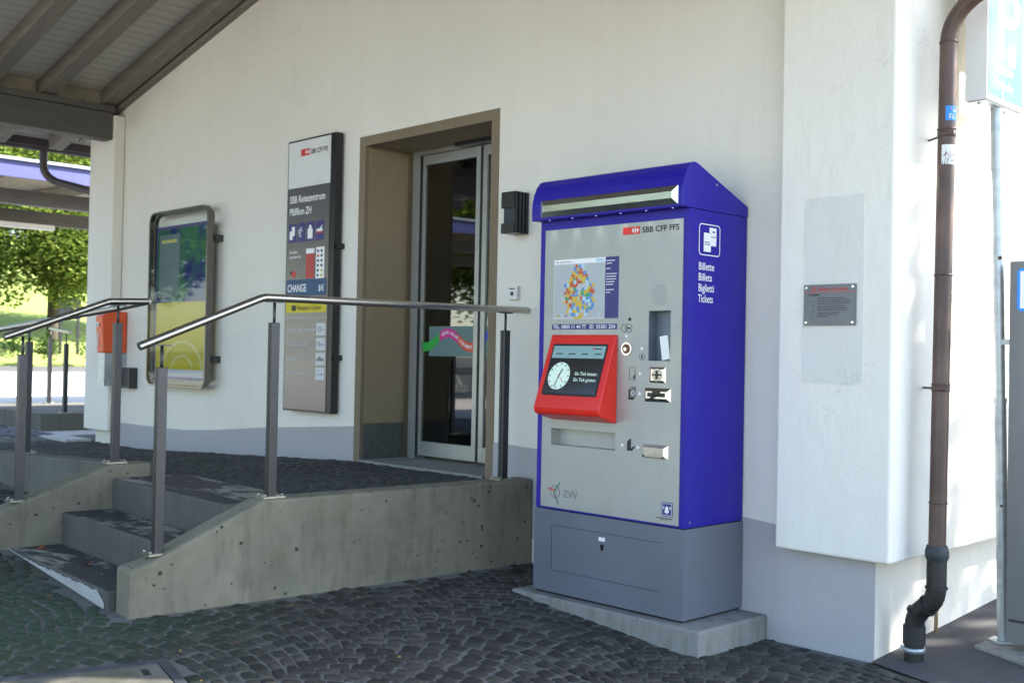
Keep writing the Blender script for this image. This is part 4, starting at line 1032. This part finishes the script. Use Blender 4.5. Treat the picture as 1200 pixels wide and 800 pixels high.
# stickers wrap the pipe
def sticker(z0, z1, a0, a1, mat, name, extra=()):
    b = new_bm(); n_ = 8
    for i in range(n_):
        t0_, t1_ = R(a0+(a1-a0)*i/n_), R(a0+(a1-a0)*(i+1)/n_); yy = .113+((z0+z1)/2-.56)*.05/2.46
        v = [b.verts.new((1.03+.0418*math.cos(t), yy+.0418*math.sin(t), z)) for t, z in ((t0_, z0), (t1_, z0), (t1_, z1), (t0_, z1))]; b.faces.new(v)
    for (u0, u1, za, zb, mi) in extra:
        t0_, t1_ = R(a0+(a1-a0)*u0), R(a0+(a1-a0)*u1)
        v = [b.verts.new((1.03+.0424*math.cos(t), yy+.0424*math.sin(t), z0+(z1-z0)*z)) for t, z in ((t0_, za), (t1_, za), (t1_, zb), (t0_, zb))]; b.faces.new(v).material_index = mi
    obj(name, b, mat, pp)
sticker(2.667, 2.739, -75, 20, [flat('sticker_blue', c3(.02, .22, .62)), flat('sticker_yellow', c3(.6, .6, .3)), 'redink', 'whiteink'], 'sticker', [(.25, .32, .1, .45, 1), (.32, .42, .38, .45, 1), (.32, .38, .22, .28, 1), (.48, .54, .1, .42, 1), (.54, .62, .1, .16, 1), (.35, .65, .75, .88, 2), (.55, .8, .6, .72, 3)])
sr = random.Random(8); ex = []
for i in range(46): u = sr.uniform(.08, .85); v_ = sr.uniform(.08, .6); ex.append((u, u+sr.uniform(.02, .08), v_, v_+sr.uniform(.03, .08), sr.choice([1, 1, 2, 1, 3])))
ex += [(.2, .9, .68, .76, 2), (.6, .95, .72, .85, 2), (.2, .7, .86, .90, 1)]
sticker(2.453, 2.549, -95, 20, ['paper', 'greyink', 'redink', 'ink'], 'sticker', ex)
b = new_bm(); tube(b, [(.80, .62, .01), (.80, .62, .33)], .011, 8); tag(obj('earthing_rod', b, flat('rod_wood', c3(.32, .22, .12), .7)), 'thin pale brown rod standing against the plinth behind the downpipe foot', 'rod')

# ------------------------------------------------------------------ parking sign, meter, stones
ps = Vector((1.13, .68, .06)); pt = Vector((1.10, .57, 2.87))
Sg = thing('parking_sign', 'white and light blue parking sign box on a galvanised pole', 'sign', tuple(ps))
b = new_bm(); tube(b, [ps, ps.lerp(pt, .44)], .030, 18); tube(b, [ps.lerp(pt, .44), pt], .0265, 18); tube(b, [ps.lerp(pt, .86), pt], .030, 18); tube(b, [ps.lerp(pt, .438), ps.lerp(pt, .445)], .034, 18); pole = obj('pole', b, 'galv', Sg, smooth=True)
b = new_bm(); q = ps.lerp(pt, .70); cyl(b, (q.x+.02, q.y-.027, q.z), (0, -1, 0), .01, .006, 10); q = ps.lerp(pt, .60-.35); cyl(b, (q.x+.012, q.y-.029, q.z), (0, -1, 0), .007, .008, 10); obj('bolt', b, 'brownpipe', pole)
b = new_bm(); tube(b, [ps+Vector((0, 0, .0)), ps+Vector((0, 0, .012))], .075, 6); obj('base_flange', b, 'galv', Sg)
SX0, SX1, SY0, SY1, SZ0, SZ1 = 1.035, 1.145, .345, .80, 2.80, 3.9
b = new_bm(); box(b, SX0, SX1, SY0, SY1, SZ0, SZ1); cs = obj('sign_case', b, 'signwhite', Sg, bevel=.005)
b = new_bm(); box(b, SX0+.01, SX1-.01, SY0+.01, SY1-.01, SZ0-.006, SZ0); 
for yy in (SY0+.05, SY0+.35): cyl(b, (SX0+.05, yy, SZ0-.006), (0, 0, -1), .008, .006, 8)
obj('bottom_tray', b, 'galv', cs)
FG = fr_side(SX1+.0005, 0, 0)
b = new_bm(); rect(b, FG, SY0+.012, SZ0+.03, SY1-SY0-.024, SZ1-SZ0-.06, 0, 0, .0015)
text(b, FG, "P", SY0+.085, 3.035, .56, .0015, .010, .27, 1)
rect(b, FG, SY0+.255, 3.01, .085, .105, .0016, 1); ring(b, FG, SY0+.297, 3.065, .022, .012, .003, mi=0)
text(b, FG, "Zentrale", SY0+.075, 2.955, .075, .0015, .008, .25, 1); text(b, FG, "Parkuhr", SY0+.075, 2.875+.0, .075, .0015, .008, .25, 1)
rect(b, FG, SY0+.185, 2.835-.01, .012, .045, .0016, 1)
obj('sign_face', b, ['cyan', 'whiteink'], cs)
Mt = thing('parking_meter', 'grey parking ticket column with blue framed panel at the right edge', 'parking meter', (1.35, .60, .08))
b = new_bm(); box(b, 1.20, 1.56, .525, .76, .10, 2.0); mb = obj('meter_housing', b, paint('meter_grey', c3(.17, .17, .17), .45, .3, .05, 3), Mt, bevel=.012)
b = new_bm(); FM = fr_front(0, .5235, 0); rr_outline(b, FM, 1.235, 1.75, .30, .215, .018, 0); rect(b, FM, 1.25, 1.765, .27, .185, -.0005, 1); text(b, FM, "P", 1.30, 1.79, .16, .001, .01, None, 0); obj('blue_panel', b, [flat('panel_blue', c3(.02, .25, .75)), 'white'], mb)
b = new_bm(); rect(b, FM, 1.215, .205, .09, .012, 0, 0); obj('vent_slot', b, 'ink', mb)
b = new_bm(); box(b, 1.12, 1.20, .60, .63, 1.585, 1.612); obj('bracket', b, 'galv', Mt)
def slab(name, pts, z0, z1, mat, label):
    b = new_bm(); prism(b, [(x, y, z0) for x, y in pts], (0, 0, z1-z0)); return tag(obj(name, b, mat, bevel=.012, seg=2), label, 'stone slab')
slab('stone_slab', [(1.05, .50), (1.95, .12), (2.0, .95), (1.06, .84)], -.02, .062, 'pad', 'upper stone slab under the parking sign pole and the grey meter')
slab('stone_slab', [(1.00, .42), (1.22, .36), (1.7, .02), (2.1, -.15), (2.2, .45), (1.02, .62)], -.04, .022, 'pad', 'lower rough stone slab in front of the upper one at the parking meter')

# cover slab in the cobbles, lower left
b = new_bm(); u_ = Vector((-.19, -.98, 0)).normalized(); v_ = Vector((.98, -.19, 0)).normalized(); o_ = Vector((-1.112, -2.792, 0))
def SP(a, c): p = o_+v_*a+u_*c; return (p.x, p.y, G(p.x, p.y))
vs = [SP(.05, .05), SP(.95, .05), SP(.95, 1.15), SP(.05, 1.15)]; prism(b, [(x, y, z+.004) for x, y, z in vs], (0, 0, .010)); 
cv = obj('concrete_cover', b, 'copestone', bevel=.004); tag(cv, 'square concrete shaft cover with an iron frame set in the cobbles at lower left', 'manhole cover')
b = new_bm()
for q in ([SP(0, 0), SP(1, 0), SP(1, .045), SP(0, .045)], [SP(0, 1.155), SP(1, 1.155), SP(1, 1.2), SP(0, 1.2)], [SP(0, .047), SP(.045, .047), SP(.045, 1.153), SP(0, 1.153)], [SP(.955, .047), SP(1, .047), SP(1, 1.153), SP(.955, 1.153)]):
    prism(b, [(x, y, z+.002) for x, y, z in q], (0, 0, .013))
obj('frame', b, paint('frame_iron', c3(.10, .11, .13), .5, .4, .2, 12), cv)
b = new_bm(); q = [SP(.10, .11), SP(.17, .11), SP(.17, .14), SP(.10, .14)]; prism(b, [(x, y, z+.0142) for x, y, z in q], (0, 0, .001)); obj('lifting_slot', b, 'ink', cv)

# fallen leaves
lr = random.Random(21)
spots = [(-2.6, -2.5, 'step'), (-3.25, -2.5, 'step')]+[(lr.uniform(-3.2, .9), lr.uniform(-2.95, -.75), 'g') for _ in range(16)]+[(.80, -.05, 'g'), (-1.45, -1.5, 'g'), (-1.5, -1.9, 'g'), (-1.4, -1.1, 'g'), (-2.4, -2.95, 'g'), (-2.9, -2.85, 'g')]
first = {}
nl = 0
for x, y, kd in spots:
    p = Vector((x, y))-L0; o1 = p.dot(NN); s1_ = p.dot(D)
    if kd == 'g' and (0 < o1 < 1.9 and s1_ < 2.85): continue
    if kd == 'g' and -1.2 < x < .2 and y > -.64: continue
    z = .275 if kd == 'step' else G(x, y)+.016
    col_ = 'leafred' if lr.random() < .6 else 'leafyel'
    if col_ not in first:
        b = new_bm(); pts = []
        for i in range(10): a = 2*math.pi*i/10; rr0 = .022*(1.0 if i % 2 == 0 else .5)*lr.uniform(.8, 1.2); pts.append(b.verts.new((rr0*math.cos(a), rr0*math.sin(a), .006*math.cos(a*2)+.004)))
        c0 = b.verts.new((0, 0, .002))
        for i in range(10): b.faces.new((pts[i], pts[(i+1) % 10], c0))
        o_ = obj('fallen_leaf', b, col_); first[col_] = o_
    else: o_ = first[col_].copy(); COL.objects.link(o_)
    o_.location = (x, y, z); o_.rotation_euler = (lr.uniform(-.3, .3), lr.uniform(-.3, .3), lr.uniform(0, 6)); k_ = lr.uniform(.45, .95) if kd == 'g' else 1.5; o_.scale = (k_, k_, k_)
    cn = 'rust red' if col_ == 'leafred' else 'yellow'
    if kd == 'step': lb_ = cn+(' fallen leaf at the left end of the lowest stair step' if x < -3 else ' fallen leaf in the middle of the lowest stair step')
    elif x > .5: lb_ = cn+' fallen leaf on the paving at the foot of the corner pier'
    elif x < -1.9: lb_ = cn+' fallen leaf on the cobbles in front of the lowest step'
    elif y < -2.2: lb_ = cn+' fallen leaf on the cobbles around the concrete cover'
    elif x < -1.2: lb_ = cn+' fallen leaf on the cobbles along the platform side wall'
    elif y > -1.2: lb_ = cn+' fallen leaf on the cobbles right in front of the machine slab'
    else: lb_ = cn+' fallen leaf on the open cobbles between stairs and machine'
    tag(o_, lb_, 'leaf', 'fallen leaves: '+lb_)

# ------------------------------------------------------------------ second canopy and background
Cn = thing('platform_canopy', 'open platform canopy with blue fascia beyond the building corner', 'canopy', (-16, 0, .5))
b = new_bm(); box(b, -13.05, -13.0, -14, 14, 3.93, 4.17); obj('fascia', b, 'fascia', Cn)
b = new_bm(); box(b, -13.12, -12.95, -14.05, 14.05, 4.17, 4.21); obj('edge_trim', b, 'zinc', Cn)
b = new_bm(); prism(b, [(-13.05, -14, 4.12), (-16.6, -14, 4.24), (-16.6, -14, 4.28), (-13.05, -14, 4.16)], (0, 28, 0)); obj('roof_deck', b, 'beamlight', Cn)
b = new_bm(); box(b, -14.1, -13.9, -14, 14, 3.66, 3.88); split_obj('purlin', b, 'beam', Cn)
b = new_bm(); box(b, -16.1, -15.9, -14, 14, 3.60, 3.82); split_obj('purlin', b, 'beam', Cn)
for i in range(18):
    y = -13.6+1.6*i; b = new_bm(); prism(b, [(-13.06, y, 3.95), (-16.5, y, 4.03), (-16.5, y, 4.23), (-13.06, y, 4.11)], (0, .14, 0)); obj('rafter', b, 'beamlight', Cn)
for y in (-10, -4, 9): b = new_bm(); box(b, -16.08, -15.92, y-.08, y+.08, .4, 3.6); obj('post', b, 'beam', Cn)
b = new_bm(); box(b, -15.7, -15.55, .55, 2.45, 3.48, 3.56); tl = obj('tube_lamp', b, 'signwhite', bevel=.02); tag(tl, 'long pale tube lamp hanging below the far platform canopy', 'lamp')
# low boundary wall and road beyond
b = new_bm(); box(b, -19.75, -19.55, -30, 40, .4, .98)
for i in range(28): box(b, -19.549, -19.546, -30+2.5*i, -29.97+2.5*i, .5, .97, mi=1)
tag(obj('boundary_wall', b, ['paving', 'pad']), 'long low pale concrete wall along the road in the background', 'wall')
# leaves mesh factory
def leafmat(name, a, b_):
    n = N(name, .6, 0, .3); g = n.t.nodes.new('ShaderNodeNewGeometry')
    n.color(n.ramp(g.outputs['Random Per Island'], [(0.0, a), (1.0, b_)]))
    tr = n.t.nodes.new('ShaderNodeBsdfTranslucent'); n.l(n.b.inputs['Base Color'].links[0].from_socket, tr.inputs[0])
    mx = n.t.nodes.new('ShaderNodeMixShader'); mx.inputs[0].default_value = .42; n.l(n.b.outputs[0], mx.inputs[1]); n.l(tr.outputs[0], mx.inputs[2]); n.l(mx.outputs[0], n.t.nodes['Material Output'].inputs[0]); return n.m
M['maple'] = leafmat('maple_leaves', c3(.05, .11, .012), c3(.24, .29, .05)); M['dark'] = leafmat('shaded_leaves', c3(.03, .07, .012), c3(.07, .13, .02)); M['hedge'] = leafmat('hedge_leaves', c3(.07, .12, .02), c3(.19, .24, .07))
M['bark'] = wood('bark', c3(.07, .055, .04), (5, 5, .8), .9)
def crown_mesh(clumps, n_, size, seed, flatn=.6):
    rn = random.Random(seed); b = new_bm()
    for (cx, cy, cz, r) in clumps:
        for i in range(int(n_*r*r)):
            d_ = Vector((rn.gauss(0, 1), rn.gauss(0, 1), rn.gauss(0, 1))).normalized(); p = Vector((cx, cy, cz))+d_*r*(rn.random()**.35)*Vector((1, 1, .75)).length/1.6
            a = Vector((rn.gauss(0, 1), rn.gauss(0, 1), rn.gauss(0, .5))).normalized(); c_ = a.cross(Vector((rn.gauss(0, .5), rn.gauss(0, .5), 1))).normalized(); s_ = size*rn.uniform(.6, 1.4)
            v = [b.verts.new(p+a*s_), b.verts.new(p+c_*s_*.6), b.verts.new(p-a*s_*.8), b.verts.new(p-c_*s_*.6)]
            b.faces.new(v)
    return b
def tree(name, label, base, h_, r_, mat, seed, cat='tree', n_=520, size=.11, group=None, nclump=26, trunk_h=.38, lowfrac=.25):
    rn = random.Random(seed); t = thing(name, label, cat, base, group); bx_, by_, bz_ = base
    b = new_bm(); th = h_*trunk_h
    tube(b, [(bx_, by_, bz_-.2), (bx_+.05, by_, bz_+th), (bx_+.1, by_+.05, bz_+h_*.8)], [r_*.055, r_*.045, .02], 10)
    cl = []
    for i in range(nclump):
        a = rn.uniform(0, 6.28); rad = r_*math.sqrt(rn.random())*.8; zz = bz_+h_*rn.uniform(lowfrac+.12, .93); k = 1-.45*abs((zz-bz_)/h_-.55)/.45
        c_ = (bx_+math.cos(a)*rad*k, by_+math.sin(a)*rad*k, zz, r_*rn.uniform(.24, .40)); cl.append(c_)
        if i % 2 == 0: tube(b, [(bx_+.06, by_, bz_+th*rn.uniform(.8, 1.2)), ((bx_+c_[0])/2, (by_+c_[1])/2, (bz_+th+c_[2])/2+.1), c_[:3]], [r_*.022, r_*.014, r_*.006], 6)
    obj('trunk', b, 'bark', t, smooth=True); obj('crown', crown_mesh(cl, n_, size, seed+1), mat, t); return t
tree('maple_tree', 'bright green maple with dark trunk beside the dark notice board on the meadow', (-33, 9.42, .95), 7.5, 3.6, 'maple', 31, n_=1000, size=.085, nclump=26)
tree('maple_tree', 'green tree filling the gap just left of the far corner pier', (-36, 13.5, 1.2), 9.0, 3.8, 'maple', 35, n_=800, size=.10, nclump=34)
tree('maple_tree', 'green tree at the left picture edge beyond the road', (-34, 4.9, 1.0), 8.5, 3.4, 'maple', 38, n_=900, size=.09, nclump=34)
tree('park_tree', 'tall tree whose crown shows above the far canopy roof', (-46, 12, 2.4), 16, 6.5, 'maple', 44, n_=260, size=.2, nclump=44)
# hedge: clipped along the road
def hedge(name, label, y0, y1, mat, seed, x=-30.6, z=.92, h_=1.0):
    rn = random.Random(seed); cl = []
    n_ = int((y1-y0)*3.2)
    for i in range(n_): cl.append((x+rn.uniform(-.25, .25), y0+(y1-y0)*rn.random(), z+rn.uniform(.2, h_-.25), rn.uniform(.3, .42)))
    return tag(obj(name, crown_mesh(cl, 1500, .055, seed), mat), label, 'hedge')
hedge('hedge', 'pale green clipped hedge by the road under the maple', 8.9, 15, 'hedge', 51)
hedge('hedge', 'dark shaded hedge by the road at the left edge of the picture', 1, 8.7, 'dark', 52)  # the hedge's shade is put into its dark leaf colour
Nb = thing('notice_board', 'small dark notice board on the meadow behind the hedge', 'notice board', (-33, 9.95, 1.0))
b = new_bm(); box(b, -33.03, -32.97, 9.62, 9.98, 2.45, 3.15); box(b, -33.03, -32.97, 10.0, 10.36, 2.45, 3.15); obj('board', b, 'bluedark', Nb)
for y in (9.7, 10.28): b = new_bm(); box(b, -33.04, -32.96, y-.04, y+.04, .9, 2.45); obj('leg', b, 'black', Nb)
# trees beside and behind the viewpoint: they dapple the corner and stand in the glass reflections
for i, (x, y, h_, r_, s_) in enumerate(((6.6, 7.6, 9.5, 3.3, 61), (4.2, 15.5, 10, 3.4, 62), (-13, -21, 9, 3.8, 64), (-19, -13, 10, 4, 65), (-27, -9, 10, 4.2, 66), (-30, -18, 11, 4.6, 67), (-24, -24, 12, 5, 68))):
    tree('park_tree', ('leafy tree nearest the parking sign, beside the station side wall', 'tall leafy tree farther back along the side wall', 'leafy tree across the forecourt opposite the door', 'leafy tree across the forecourt near the far canopy', 'leafy tree behind the far canopy, nearest the meadow', 'leafy tree behind the far canopy, second from the meadow', 'tallest tree of the row across the forecourt')[i], (x, y, 0), h_, r_, 'maple', s_, n_=210 if i < 2 else 420, size=.12, nclump=14 if i < 2 else 36)
